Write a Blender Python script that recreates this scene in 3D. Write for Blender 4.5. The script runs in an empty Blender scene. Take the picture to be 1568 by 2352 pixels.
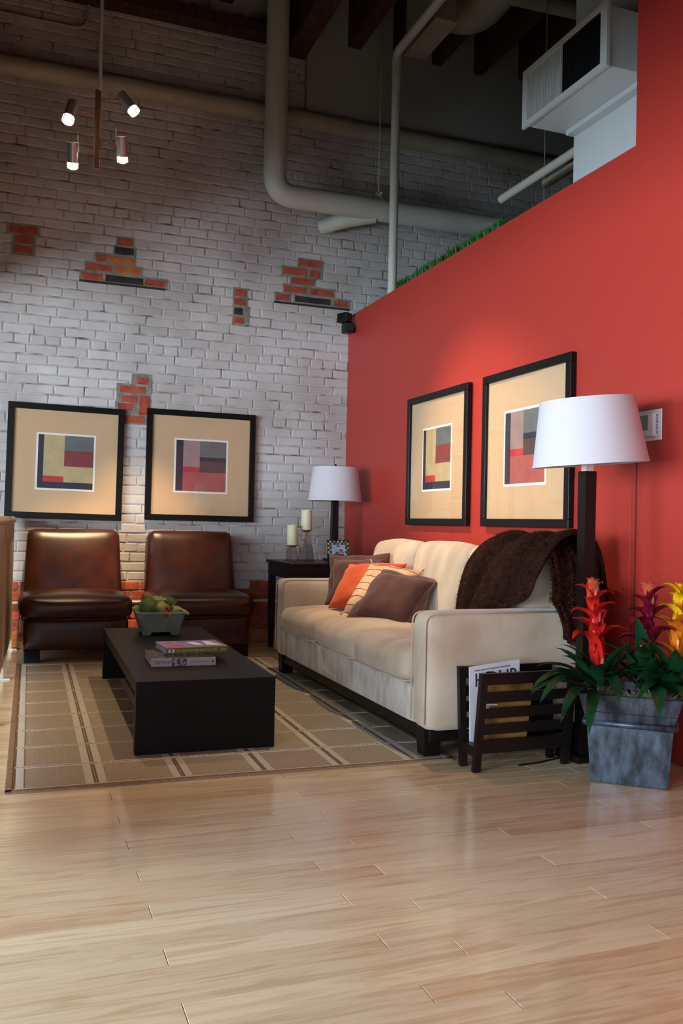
import bpy, bmesh, math, random
from mathutils import Vector, Matrix, noise
random.seed(7)
PI = math.pi
scene = bpy.context.scene
col = scene.collection

# ------------------------------------------------------------------ camera
def make_camera():
    f, p, r, y, H = 2026.4, 0.012793, 0.02117, 0.353898, 0.95
    fwd = Vector((math.sin(y)*math.cos(p), math.cos(y)*math.cos(p), math.sin(p)))
    right = Vector((math.cos(y), -math.sin(y), 0)); up = right.cross(fwd)
    R_ = right*math.cos(r) + up*math.sin(r); U_ = up*math.cos(r) - right*math.sin(r)
    cd = bpy.data.cameras.new('camera'); cd.sensor_fit = 'VERTICAL'; cd.sensor_height = 36; cd.lens = 36*f/2352
    cd.clip_start = 0.05
    o = bpy.data.objects.new('camera', cd); col.objects.link(o)
    m = Matrix.Identity(4)
    for i in range(3):
        m[i][0] = R_[i]; m[i][1] = U_[i]; m[i][2] = -fwd[i]
    m[2][3] = H
    o.matrix_world = m
    scene.camera = o
make_camera()

# ------------------------------------------------------------------ world, daylight, exposure
scene.view_settings.view_transform = 'Standard'; scene.view_settings.look = 'None'
scene.view_settings.exposure = -0.2; scene.view_settings.gamma = 1.0
scene.view_settings.use_curve_mapping = False
scene.cycles.use_denoising = True
scene.cycles.sample_clamp_indirect = 6.0
scene.cycles.max_bounces = 5; scene.cycles.diffuse_bounces = 3; scene.cycles.glossy_bounces = 3
scene.cycles.use_adaptive_sampling = True; scene.cycles.adaptive_threshold = 0.08
wd = bpy.data.worlds.new('world'); scene.world = wd; wd.use_nodes = True
wd.node_tree.nodes['Background'].inputs[0].default_value = (0.55, 0.68, 0.9, 1)
wd.node_tree.nodes['Background'].inputs[1].default_value = 0.6

def area(name, loc, direction, sx, sy, power, color):
    d = bpy.data.lights.new(name, 'AREA'); d.shape = 'RECTANGLE'; d.size = sx; d.size_y = sy
    d.energy = power; d.color = color
    o = bpy.data.objects.new(name, d); col.objects.link(o)
    o.location = loc; o.rotation_euler = Vector(direction).to_track_quat('-Z', 'Y').to_euler()
    return o
DAY = (0.73, 0.87, 1.0)
WIN_L = [(-2.6, -0.8), (-0.2, 1.6), (2.2, 4.0)]
for a, b in WIN_L:
    area('assumed_window_daylight', (-4.12, (a+b)/2, 1.28), (1, 0, 0), b-a, 1.55, 370, DAY)  # daylight through side windows out of view, assumed from the light's direction
WIN_F = [(-3.8, -2.2), (-1.9, -0.3)]
for a, b in WIN_F:
    area('assumed_window_daylight', ((a+b)/2, -3.52, 1.28), (0, 1, 0), b-a, 1.55, 75, DAY)  # unseen windows behind the camera, assumed for light on near-facing surfaces

# ------------------------------------------------------------------ helpers
def L(r, g, b):
    def c(v):
        v /= 255.0
        return v/12.92 if v <= 0.04045 else ((v+0.055)/1.055)**2.4
    return (c(r), c(g), c(b), 1)

def mat(name, c, rough=0.6, metal=0.0, c2=None, vs=6.0, vstr=(1, 1, 1), bump=0.0, bs=80.0, spec=0.5, coat=0.0, sheen=0.0,
        emit=None, estr=0.0, coords='pos', detail=4.0, rvar=0.0, lo=0.35, hi=0.65, subs=0.0, ramp3=None, rand=0.0):
    m = bpy.data.materials.new(name); m.use_nodes = True
    nt = m.node_tree; b = nt.nodes['Principled BSDF']
    b.inputs['Base Color'].default_value = c; b.inputs['Roughness'].default_value = rough
    b.inputs['Metallic'].default_value = metal; b.inputs['Specular IOR Level'].default_value = spec
    if coat: b.inputs['Coat Weight'].default_value = coat; b.inputs['Coat Roughness'].default_value = 0.1
    if sheen: b.inputs['Sheen Weight'].default_value = sheen; b.inputs['Sheen Roughness'].default_value = 0.5
    if emit: b.inputs['Emission Color'].default_value = emit; b.inputs['Emission Strength'].default_value = estr
    if subs:
        b.inputs['Subsurface Weight'].default_value = subs; b.inputs['Subsurface Radius'].default_value = (0.02, 0.012, 0.008)
    if c2 or bump or rand:
        if coords == 'pos':
            src = nt.nodes.new('ShaderNodeNewGeometry').outputs['Position']
        else:
            src = nt.nodes.new('ShaderNodeTexCoord').outputs['Object']
        mp = nt.nodes.new('ShaderNodeMapping'); mp.inputs['Scale'].default_value = vstr
        nt.links.new(src, mp.inputs['Vector'])
    if c2 or rand:
        last = None
        if c2:
            n = nt.nodes.new('ShaderNodeTexNoise'); n.inputs['Scale'].default_value = vs; n.inputs['Detail'].default_value = detail
            nt.links.new(mp.outputs[0], n.inputs['Vector'])
            rp = nt.nodes.new('ShaderNodeValToRGB')
            rp.color_ramp.elements[0].position = lo; rp.color_ramp.elements[0].color = c
            rp.color_ramp.elements[1].position = hi; rp.color_ramp.elements[1].color = c2
            if ramp3:
                e = rp.color_ramp.elements.new(ramp3[0]); e.color = ramp3[1]
            nt.links.new(n.outputs['Fac'], rp.inputs['Fac']); last = rp.outputs[0]
            if rvar:
                mr = nt.nodes.new('ShaderNodeMapRange'); mr.inputs['To Min'].default_value = rough-rvar; mr.inputs['To Max'].default_value = rough+rvar
                nt.links.new(n.outputs['Fac'], mr.inputs['Value']); nt.links.new(mr.outputs[0], b.inputs['Roughness'])
        if rand:
            oi = nt.nodes.new('ShaderNodeObjectInfo')
            mr = nt.nodes.new('ShaderNodeMapRange'); mr.inputs['To Min'].default_value = 1-rand; mr.inputs['To Max'].default_value = 1+rand
            nt.links.new(oi.outputs['Random'], mr.inputs['Value'])
            hs = nt.nodes.new('ShaderNodeHueSaturation')
            if last: nt.links.new(last, hs.inputs['Color'])
            else: hs.inputs['Color'].default_value = c
            nt.links.new(mr.outputs[0], hs.inputs['Value']); last = hs.outputs[0]
        nt.links.new(last, b.inputs['Base Color'])
    if bump:
        n2 = nt.nodes.new('ShaderNodeTexNoise'); n2.inputs['Scale'].default_value = bs; n2.inputs['Detail'].default_value = 3
        nt.links.new(mp.outputs[0], n2.inputs['Vector'])
        bp = nt.nodes.new('ShaderNodeBump'); bp.inputs['Strength'].default_value = bump; bp.inputs['Distance'].default_value = 0.004
        nt.links.new(n2.outputs['Fac'], bp.inputs['Height']); nt.links.new(bp.outputs[0], b.inputs['Normal'])
    return m

WM = {}
def root(name, label, cat, loc=(0, 0, 0), rz=0.0, group=None):
    o = bpy.data.objects.new(name, None); col.objects.link(o); o.empty_display_size = 0.05
    o.location = loc; o.rotation_euler = (0, 0, rz)
    o['label'] = label; o['category'] = cat
    if group: o['group'] = group
    WM[o.name] = Matrix.Translation(Vector(loc)) @ Matrix.Rotation(rz, 4, 'Z')
    return o

def obj(name, bm, m, parent=None, smooth=False, world=True, angle=None):
    """bm is in world coordinates (world=True) or in the coordinates of its parent"""
    me = bpy.data.meshes.new(name)
    if parent is not None and world and parent.name in WM:
        bm.transform(WM[parent.name].inverted())
    bm.to_mesh(me); bm.free()
    o = bpy.data.objects.new(name, me); col.objects.link(o)
    for mm in (m if isinstance(m, (list, tuple)) else [m]): me.materials.append(mm)
    if smooth:
        me.polygons.foreach_set('use_smooth', [True]*len(me.polygons))
        if angle: me.set_sharp_from_angle(angle=math.radians(angle))
    if parent is not None:
        o.parent = parent
        WM[o.name] = WM.get(parent.name, Matrix.Identity(4))
    else:
        WM[o.name] = Matrix.Identity(4)
    return o

def tag(o, label=None, cat=None, group=None, kind=None):
    if label: o['label'] = label
    if cat: o['category'] = cat
    if group: o['group'] = group
    if kind: o['kind'] = kind
    return o

def NB(): return bmesh.new()
def box(bm, x0, x1, y0, y1, z0, z1, M=None, bev=0.0, seg=2):
    before = set(bm.verts)
    vs = bmesh.ops.create_cube(bm, size=1.0)['verts']
    T = Matrix.Translation(((x0+x1)/2, (y0+y1)/2, (z0+z1)/2)) @ Matrix.Diagonal((x1-x0, y1-y0, z1-z0, 1))
    bmesh.ops.transform(bm, matrix=T, verts=vs)
    if bev:
        es = list({e for v in vs for e in v.link_edges})
        bmesh.ops.bevel(bm, geom=es, offset=bev, segments=seg, affect='EDGES', profile=0.5)
        vs = [v for v in bm.verts if v not in before]
    if M is not None: bmesh.ops.transform(bm, matrix=M, verts=vs)

def frustum(bm, c, h0, h1, z0, z1, cap=True):
    """square frustum centred on c=(x,y), half sizes h0 (bottom) h1 (top); h may be (hx,hy)"""
    a = h0 if isinstance(h0, tuple) else (h0, h0); b = h1 if isinstance(h1, tuple) else (h1, h1)
    s = ((-1, -1), (1, -1), (1, 1), (-1, 1))
    v0 = [bm.verts.new((c[0]+i*a[0], c[1]+j*a[1], z0)) for i, j in s]
    v1 = [bm.verts.new((c[0]+i*b[0], c[1]+j*b[1], z1)) for i, j in s]
    for k in range(4): bm.faces.new((v0[k], v0[(k+1) % 4], v1[(k+1) % 4], v1[k]))
    if cap:
        bm.faces.new(v0[::-1]); bm.faces.new(v1)
    return v0+v1

def tube(bm, pts, r, n=12, cap=True):
    pts = [Vector(p) for p in pts]; rs = r if isinstance(r, (list, tuple)) else [r]*len(pts)
    rings = []; ref = None
    for i, p in enumerate(pts):
        t = (pts[min(i+1, len(pts)-1)] - pts[max(i-1, 0)]).normalized()
        if ref is None:
            ref = Vector((0, 0, 1)) if abs(t.z) < 0.9 else Vector((1, 0, 0))
        s = t.cross(ref).normalized(); u = s.cross(t).normalized(); ref = u
        rings.append([bm.verts.new(p + rs[i]*(s*math.cos(2*PI*k/n) + u*math.sin(2*PI*k/n))) for k in range(n)])
    for i in range(len(rings)-1):
        for k in range(n):
            bm.faces.new((rings[i][k], rings[i][(k+1) % n], rings[i+1][(k+1) % n], rings[i+1][k]))
    if cap:
        bm.faces.new(rings[0][::-1]); bm.faces.new(rings[-1])

def lathe(bm, prof, c=(0, 0), n=32, M=None):
    rings = []; new = []
    for (r, z) in prof:
        ring = [bm.verts.new((c[0]+r*math.cos(2*PI*k/n), c[1]+r*math.sin(2*PI*k/n), z)) for k in range(n)]
        rings.append(ring); new += ring
    for i in range(len(rings)-1):
        for k in range(n):
            bm.faces.new((rings[i][k], rings[i][(k+1) % n], rings[i+1][(k+1) % n], rings[i+1][k]))
    bm.faces.new(rings[0][::-1]); bm.faces.new(rings[-1])
    if M is not None: bmesh.ops.transform(bm, matrix=M, verts=new)

def open_lathe(bm, prof, n=32, M=None):
    rings = []; new = []
    for (r, z) in prof:
        ring = [bm.verts.new((r*math.cos(2*PI*k/n), r*math.sin(2*PI*k/n), z)) for k in range(n)]
        rings.append(ring); new += ring
    for i in range(len(rings)-1):
        for k in range(n):
            bm.faces.new((rings[i][k], rings[i][(k+1) % n], rings[i+1][(k+1) % n], rings[i+1][k]))
    if M is not None: bmesh.ops.transform(bm, matrix=M, verts=new)

def fillet(pts, rad, n=6):
    """polyline with rounded inner corners"""
    pts = [Vector(p) for p in pts]; out = [pts[0]]
    for i in range(1, len(pts)-1):
        a = (pts[i-1]-pts[i]).normalized(); b = (pts[i+1]-pts[i]).normalized()
        p0 = pts[i]+a*rad; p1 = pts[i]+b*rad
        for k in range(n+1):
            t = k/n
            out.append(p0*(1-t)**2 + pts[i]*2*t*(1-t) + p1*t*t)
    out.append(pts[-1]); return out

def rounded(bm, c, h, r, cuts=8, bulge=(0, 0, 0), M=None, wob=0.0, seed=0):
    """soft box: centre c, half sizes h, corner radius r, faces bulged"""
    before = set(bm.verts)
    vs = bmesh.ops.create_cube(bm, size=2.0)['verts']
    es = list({e for v in vs for e in v.link_edges})
    bmesh.ops.subdivide_edges(bm, edges=es, cuts=cuts, use_grid_fill=True)
    allv = [v for v in bm.verts if v not in before]
    h = Vector(h)
    for v in allv:
        p = Vector([math.copysign(abs(math.sin(abs(q)*PI/2))**0.9, q) for q in v.co])
        w = Vector([p[i]*h[i] for i in range(3)])
        q = Vector([max(-(h[i]-r), min(h[i]-r, w[i])) for i in range(3)])
        d = w-q
        if d.length > 1e-9: w = q + d.normalized()*r
        u = [w[i]/h[i] for i in range(3)]
        for i in range(3):
            j, k = (i+1) % 3, (i+2) % 3
            if bulge[i]: w[i] += math.copysign(1, u[i])*min(1, abs(u[i])**3)*bulge[i]*max(0, 1-u[j]**2)*max(0, 1-u[k]**2)
        if wob:
            w += wob*noise.noise_vector(w*4 + Vector((seed*3.1, seed*1.7, 0)))
        v.co = w
    T = Matrix.Translation(Vector(c))
    if M is not None: T = T @ M
    bmesh.ops.transform(bm, matrix=T, verts=allv)
    return allv

def text(name, body, size, m, parent, M, ext=0.0004, align='LEFT', sx=1.0):
    cu = bpy.data.curves.new('lettering', 'FONT'); cu.body = body; cu.size = size; cu.extrude = ext; cu.align_x = align
    cu.resolution_u = 2
    t = bpy.data.objects.new('lettering_source', cu); col.objects.link(t)
    dg = bpy.context.evaluated_depsgraph_get()
    me = bpy.data.meshes.new_from_object(t.evaluated_get(dg))
    bpy.data.objects.remove(t, do_unlink=True); bpy.data.curves.remove(cu)
    me.transform(M @ Matrix.Diagonal((sx, 1, 1, 1)))
    if parent is not None: me.transform(WM[parent.name].inverted())
    me.name = name; me.materials.clear(); me.materials.append(m)
    o = bpy.data.objects.new(name, me); col.objects.link(o); o.parent = parent
    return o

def basis(o, x, y):
    """matrix with given origin, x axis, y axis"""
    x = Vector(x).normalized(); y = Vector(y); y = (y - x*y.dot(x)).normalized(); z = x.cross(y)
    m = Matrix.Identity(4)
    for i in range(3): m[i][0] = x[i]; m[i][1] = y[i]; m[i][2] = z[i]; m[i][3] = o[i]
    return m

# ------------------------------------------------------------------ materials
m_paint = mat('painted_brick', L(206, 202, 199), 0.75, c2=L(174, 167, 162), vs=1.8, bump=0.6, bs=34, rand=0.07)
m_joint = mat('painted_mortar', L(188, 184, 182), 0.9, c2=L(104, 88, 78), vs=9, bump=0.6, bs=60, lo=0.48, hi=0.7)
m_redbrick = mat('bare_red_brick', L(184, 88, 62), 0.9, c2=L(146, 62, 46), vs=18, bump=0.5, bs=90, rand=0.12)
m_orbrick = mat('bare_orange_brick', L(200, 118, 52), 0.9, c2=L(176, 92, 44), vs=18, bump=0.5, bs=90)
m_darkbrick = mat('burnt_dark_brick', L(62, 50, 48), 0.9, c2=L(40, 34, 34), vs=18, bump=0.5, bs=90)
m_mortar = mat('grey_mortar', L(148, 144, 134), 0.95, c2=L(118, 114, 106), vs=22, bump=0.7, bs=60)
m_lowmortar = mat('low_mortar', L(150, 120, 104), 0.95, c2=L(110, 84, 72), vs=22, bump=0.7, bs=60)
m_red = mat('red_wall_paint', L(176, 56, 46), 0.42, bump=0.05, bs=220, spec=0.35)
m_drywall = mat('white_drywall', L(168, 168, 162), 0.8)
m_taupe = mat('taupe_wall_paint', L(120, 112, 104), 0.8)
m_ceil = mat('dark_ceiling', L(70, 44, 34), 0.85, c2=L(46, 30, 24), vs=5, vstr=(6, 1, 6))
m_timber = mat('dark_timber', L(84, 46, 34), 0.8, c2=L(52, 30, 24), vs=8, vstr=(5, 1, 5), bump=0.3, bs=30)
m_pipe = mat('white_painted_pipe', L(196, 198, 186), 0.5, bump=0.12, bs=40)
m_duct = mat('cream_painted_duct', L(176, 170, 150), 0.55, c2=L(160, 152, 132), vs=4)
m_metal = mat('brushed_steel', L(224, 228, 232), 0.35, metal=0.35)
m_bronze = mat('dark_bronze', L(150, 112, 92), 0.4, metal=0.6)
m_black = mat('matte_black', L(12, 12, 14), 0.45, spec=0.3)
m_frame = mat('black_frame', L(14, 14, 15), 0.35, spec=0.25)
m_espresso = mat('espresso_wood', L(22, 14, 13), 0.38, spec=0.35, c2=L(14, 9, 9), vs=10, vstr=(1, 1, 8))
m_table = mat('black_brown_wood', L(8, 8, 8), 0.5, spec=0.2, c2=L(5, 5, 5), vs=6, vstr=(14, 1, 14), bump=0.05, bs=120)
m_leather = mat('brown_leather', L(70, 30, 18), 0.34, c2=L(50, 20, 12), vs=9, bump=0.08, bs=260, spec=0.6)
m_suede = mat('beige_microsuede', L(206, 188, 166), 0.85, c2=L(182, 160, 136), vs=5, vstr=(1, 1.6, 0.8), bump=0.08, bs=300, sheen=0.35)
m_suede_d = mat('beige_microsuede_rail', L(216, 210, 202), 0.85, c2=L(182, 170, 156), vs=16, vstr=(1, 1, 0.4), bump=0.08, bs=300, sheen=0.35, lo=0.4, hi=0.68)
m_brownfab = mat('brown_linen', L(86, 46, 38), 0.9, c2=L(74, 38, 32), vs=20, bump=0.25, bs=500, sheen=0.2)
m_orange = mat('orange_linen', L(204, 82, 16), 0.85, c2=L(184, 66, 12), vs=10, bump=0.2, bs=400, sheen=0.2)
m_cream = mat('cream_fabric', L(226, 184, 148), 0.8, c2=L(206, 160, 126), vs=9, bump=0.15, bs=400)
m_seam = mat('dark_thread', L(110, 70, 56), 0.9)
m_fur = mat('brown_fur', L(50, 27, 19), 0.95, c2=L(30, 15, 11), vs=45, bump=1.0, bs=160, spec=0.1)
m_hair = mat('brown_fur_fibre', L(84, 46, 31), 0.75, c2=L(36, 18, 12), vs=26, spec=0.2)
m_shade = mat('lamp_shade_linen', L(208, 203, 208), 0.85, bump=0.1, bs=500)
m_shade_in = mat('lamp_shade_lining', L(240, 236, 228), 0.8)
m_candle = mat('ivory_wax', L(226, 222, 186), 0.5, subs=0.15)
m_mat = mat('tan_mat_board', L(204, 172, 134), 0.85)
m_white = mat('white_card', L(238, 234, 224), 0.8)
m_wplastic = mat('white_plastic', L(222, 224, 224), 0.35)
m_acwhite = mat('white_enamel', L(206, 214, 214), 0.4)
m_acdark = mat('dark_vent', L(30, 32, 36), 0.5)
m_zinc = mat('galvanised_zinc', L(90, 102, 118), 0.42, metal=0.5, c2=L(44, 50, 57), vs=26, vstr=(1, 1, 0.45), bump=0.2, bs=50, rvar=0.12, detail=8)
m_soil = mat('dark_soil', L(38, 30, 24), 0.95, bump=0.8, bs=60)
m_moss = mat('grey_moss', L(150, 146, 120), 0.95)
m_leaf = mat('green_leaf', L(28, 72, 36), 0.28, c2=L(16, 48, 28), vs=12, coords='pos')
m_grass = mat('artificial_grass', L(46, 110, 36), 0.5, c2=L(30, 76, 26), vs=60)
m_redbract = mat('red_bract', L(214, 40, 30), 0.35, c2=L(190, 30, 30), vs=20)
m_redtip = mat('red_bract_tip', L(196, 110, 70), 0.4, c2=L(206, 50, 40), vs=30)
m_maroon = mat('maroon_bract', L(130, 18, 46), 0.35, c2=L(100, 14, 40), vs=20)
m_yellow = mat('yellow_bract', L(238, 196, 20), 0.35, c2=L(222, 160, 20), vs=20)
m_amber = mat('amber_bract', L(222, 130, 24), 0.35, c2=L(200, 100, 22), vs=20)
m_celadon = mat('celadon_ceramic', L(132, 152, 138), 0.35, c2=L(112, 132, 120), vs=14, coat=0.3)
m_mossgreen = mat('green_moss', L(104, 120, 70), 0.95, c2=L(70, 92, 56), vs=50, bump=1.0, bs=120)
m_rose = mat('pale_green_rose', L(222, 224, 168), 0.7, c2=L(196, 206, 140), vs=24)
m_arti = mat('artichoke_green', L(160, 166, 92), 0.75, c2=L(120, 128, 66), vs=40)
m_berry = mat('red_berry', L(126, 22, 24), 0.2)
m_brass = mat('champagne_metal', L(206, 192, 164), 0.4, metal=0.35)
m_oakbase = mat('oak_baseboard', L(186, 122, 72), 0.4, c2=L(160, 98, 56), vs=6, vstr=(1, 1, 14))
m_foot = mat('black_wood_foot', L(14, 11, 10), 0.45, spec=0.3)

def glass_mat(f0=0.06, tint=(1, 1, 1, 1)):
    m = bpy.data.materials.new('picture_glass'); m.use_nodes = True; nt = m.node_tree
    nt.nodes.remove(nt.nodes['Principled BSDF'])
    out = nt.nodes['Material Output']
    tr = nt.nodes.new('ShaderNodeBsdfTransparent'); gl = nt.nodes.new('ShaderNodeBsdfGlossy'); gl.inputs['Roughness'].default_value = 0.01
    ge = nt.nodes.new('ShaderNodeNewGeometry'); dt = nt.nodes.new('ShaderNodeVectorMath'); dt.operation = 'DOT_PRODUCT'
    nt.links.new(ge.outputs['Normal'], dt.inputs[0]); nt.links.new(ge.outputs['Incoming'], dt.inputs[1])
    ab = nt.nodes.new('ShaderNodeMath'); ab.operation = 'ABSOLUTE'; nt.links.new(dt.outputs['Value'], ab.inputs[0])
    om = nt.nodes.new('ShaderNodeMath'); om.operation = 'SUBTRACT'; om.inputs[0].default_value = 1.0; nt.links.new(ab.outputs[0], om.inputs[1])
    pw = nt.nodes.new('ShaderNodeMath'); pw.operation = 'POWER'; pw.inputs[1].default_value = 5.0; nt.links.new(om.outputs[0], pw.inputs[0])
    fr = nt.nodes.new('ShaderNodeMath'); fr.operation = 'MULTIPLY_ADD'; fr.inputs[1].default_value = 1-f0; fr.inputs[2].default_value = f0; tr.inputs[0].default_value = tint; nt.links.new(pw.outputs[0], fr.inputs[0])
    mx = nt.nodes.new('ShaderNodeMixShader')
    nt.links.new(fr.outputs[0], mx.inputs[0]); nt.links.new(tr.outputs[0], mx.inputs[1]); nt.links.new(gl.outputs[0], mx.inputs[2])
    nt.links.new(mx.outputs[0], out.inputs['Surface'])
    return m
m_glass = glass_mat()
def solid_glass():
    m = bpy.data.materials.new('clear_glass'); m.use_nodes = True; b = m.node_tree.nodes['Principled BSDF']
    b.inputs['Transmission Weight'].default_value = 1.0; b.inputs['Roughness'].default_value = 0.02; b.inputs['IOR'].default_value = 1.45
    b.inputs['Base Color'].default_value = (0.95, 0.97, 0.96, 1)
    return m
m_clear = solid_glass()
m_crystal = glass_mat(0.2, (0.80, 0.80, 0.79, 1))

def plank_mat():
    m = bpy.data.materials.new('oak_plank'); m.use_nodes = True; nt = m.node_tree; b = nt.nodes['Principled BSDF']
    geo = nt.nodes.new('ShaderNodeNewGeometry'); oi = nt.nodes.new('ShaderNodeObjectInfo')
    mu = nt.nodes.new('ShaderNodeVectorMath'); mu.operation = 'SCALE'
    cx = nt.nodes.new('ShaderNodeCombineXYZ')
    for k in range(3): nt.links.new(oi.outputs['Random'], cx.inputs[k])
    nt.links.new(cx.outputs[0], mu.inputs[0]); mu.inputs['Scale'].default_value = 37.0
    ad = nt.nodes.new('ShaderNodeVectorMath'); ad.operation = 'ADD'
    nt.links.new(geo.outputs['Position'], ad.inputs[0]); nt.links.new(mu.outputs[0], ad.inputs[1])
    mp = nt.nodes.new('ShaderNodeMapping'); mp.inputs['Scale'].default_value = (1.0, 11.0, 1.0); nt.links.new(ad.outputs[0], mp.inputs['Vector'])
    # broad figure: wavy cathedral bands
    n1 = nt.nodes.new('ShaderNodeTexNoise'); n1.inputs['Scale'].default_value = 2.2; n1.inputs['Detail'].default_value = 4; n1.inputs['Distortion'].default_value = 1.2
    nt.links.new(mp.outputs[0], n1.inputs['Vector'])
    wv = nt.nodes.new('ShaderNodeMath'); wv.operation = 'MULTIPLY'; wv.inputs[1].default_value = 15.0
    nt.links.new(n1.outputs['Fac'], wv.inputs[0])
    sn = nt.nodes.new('ShaderNodeMath'); sn.operation = 'SINE'; nt.links.new(wv.outputs[0], sn.inputs[0])
    rp = nt.nodes.new('ShaderNodeValToRGB')
    rp.color_ramp.elements[0].position = 0.0; rp.color_ramp.elements[0].color = L(214, 188, 150)
    rp.color_ramp.elements[1].position = 1.0; rp.color_ramp.elements[1].color = L(232, 212, 178)
    mr = nt.nodes.new('ShaderNodeMapRange'); mr.inputs['From Min'].default_value = -1.0
    nt.links.new(sn.outputs[0], mr.inputs['Value']); nt.links.new(mr.outputs[0], rp.inputs['Fac'])
    # fine pores
    mp2 = nt.nodes.new('ShaderNodeMapping'); mp2.inputs['Scale'].default_value = (3.0, 130.0, 1.0); nt.links.new(ad.outputs[0], mp2.inputs['Vector'])
    n2 = nt.nodes.new('ShaderNodeTexNoise'); n2.inputs['Scale'].default_value = 2.0; n2.inputs['Detail'].default_value = 3; nt.links.new(mp2.outputs[0], n2.inputs['Vector'])
    rp2 = nt.nodes.new('ShaderNodeValToRGB'); rp2.color_ramp.elements[0].position = 0.3; rp2.color_ramp.elements[0].color = (0.84, 0.78, 0.72, 1)
    rp2.color_ramp.elements[1].position = 0.55; rp2.color_ramp.elements[1].color = (1, 1, 1, 1); nt.links.new(n2.outputs['Fac'], rp2.inputs['Fac'])
    mx = nt.nodes.new('ShaderNodeMix'); mx.data_type = 'RGBA'; mx.blend_type = 'MULTIPLY'; mx.inputs['Factor'].default_value = 0.5
    nt.links.new(rp.outputs[0], mx.inputs[6]); nt.links.new(rp2.outputs[0], mx.inputs[7])
    # plank to plank tone
    tn = nt.nodes.new('ShaderNodeValToRGB')
    es = tn.color_ramp.elements; es[0].position = 0; es[0].color = (0.88, 0.74, 0.62, 1); es[1].position = 1; es[1].color = (1.12, 1.08, 1.0, 1)
    e = es.new(0.25); e.color = (0.95, 0.87, 0.79, 1)
    e = es.new(0.6); e.color = (1.0, 0.97, 0.92, 1)
    nt.links.new(oi.outputs['Random'], tn.inputs['Fac'])
    mx2 = nt.nodes.new('ShaderNodeMix'); mx2.data_type = 'RGBA'; mx2.blend_type = 'MULTIPLY'; mx2.inputs['Factor'].default_value = 0.9
    nt.links.new(mx.outputs[2], mx2.inputs[6]); nt.links.new(tn.outputs[0], mx2.inputs[7])
    nt.links.new(mx2.outputs[2], b.inputs['Base Color'])
    b.inputs['Roughness'].default_value = 0.2; b.inputs['Specular IOR Level'].default_value = 0.5; b.inputs['Coat Weight'].default_value = 0.35; b.inputs['Coat Roughness'].default_value = 0.08
    n3 = nt.nodes.new('ShaderNodeTexNoise'); n3.inputs['Scale'].default_value = 9.0; n3.inputs['Detail'].default_value = 2
    mp3 = nt.nodes.new('ShaderNodeMapping'); mp3.inputs['Scale'].default_value = (0.5, 4.0, 1.0); nt.links.new(ad.outputs[0], mp3.inputs['Vector']); nt.links.new(mp3.outputs[0], n3.inputs['Vector'])
    bp = nt.nodes.new('ShaderNodeBump'); bp.inputs['Strength'].default_value = 0.06; bp.inputs['Distance'].default_value = 0.01
    nt.links.new(n3.outputs['Fac'], bp.inputs['Height']); nt.links.new(bp.outputs[0], b.inputs['Normal'])
    return m
m_plank = plank_mat()

# ------------------------------------------------------------------ the shell
YB, XR = 6.80, 2.54
Z_CEIL = 5.35
def structure(name, bm, m, **k):
    o = obj(name, bm, m, **k); o['kind'] = 'structure'; return o

b = NB(); box(b, -4.0, XR+0.14, -3.4, YB+0.3, -0.15, -0.014)
floor = structure('floor', b, mat('sub_floor', L(120, 92, 66), 0.6))
b = NB(); box(b, -0.5, 0.5, -0.5, 0.5, -0.012, 0.0, bev=0.0008, seg=1)
pm = bpy.data.meshes.new('plank'); b.to_mesh(pm); b.free(); pm.materials.append(m_plank)
PW = 0.0778
def add_plank(x0, x1, y1, y0):
    o = bpy.data.objects.new('plank', pm); col.objects.link(o); o.parent = floor
    o.location = ((x0+x1)/2, (y0+y1)/2, 0); o.scale = (x1-x0-0.0014, y1-y0-0.0011, 1)
JOFF = {0: 0.33, 1: 0.808, 2: 0.963}          # the three repeating rows
row = 0
y1 = 2.440 + PW*56
k = 56
while y1 > 1.15:
    # k counts rows upward from the row whose far edge is 2.440; that row has its joint at 0.33
    t = (-k) % 3
    off = {0: 0.33, 1: 0.808, 2: 0.963}[t]
    xs = [off + 1.12*i for i in range(-1, 3)]
    ends = sorted(set([-0.9] + [x for x in xs if -0.75 < x < XR-0.08] + [XR]))
    yt, yb = min(y1, YB), y1-PW
    if yb < YB-0.01:
        for i in range(len(ends)-1): add_plank(ends[i], ends[i+1], yt, yb)
    y1 -= PW; k -= 1
b = NB()
box(b, -0.9, XR, -3.4, y1, -0.012, 0)
o = obj('plank_field', b, m_plank, floor); o['kind'] = 'stuff'
b = NB(); box(b, -4.0, -0.9005, -3.4, YB, -0.012, 0); obj('bounce_cut_floor', b, mat('bounce_cut_dark', L(58, 52, 48), 0.6), floor)  # unseen floor made dark to cut light bounced onto the upper brick

# ceiling with joists
b = NB(); box(b, -4.0, 6.4, -3.4, YB+0.3, Z_CEIL, Z_CEIL+0.2)
ceiling = structure('ceiling', b, m_ceil)
for x0, x1, zb in ((1.93, 2.10, 4.68), (2.46, 2.575, 4.85), (2.86, 2.95, 4.9), (3.22, 3.31, 4.86), (3.62, 3.71, 4.86), (4.06, 4.15, 4.9), (0.9, 1.0, 5.0), (0.3, 0.4, 5.05), (1.4, 1.5, 5.0), (-0.3, -0.2, 5.05)):
    b = NB(); box(b, x0, x1, 3.0, 6.77, zb, Z_CEIL+0.02, bev=0.008, seg=1)
    obj('joist', b, m_timber, ceiling)
b = NB(); box(b, 0.2, 1.93, 6.66, 6.80, 4.76, 4.86, bev=0.006, seg=1); obj('ledger', b, m_timber, ceiling)

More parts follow.
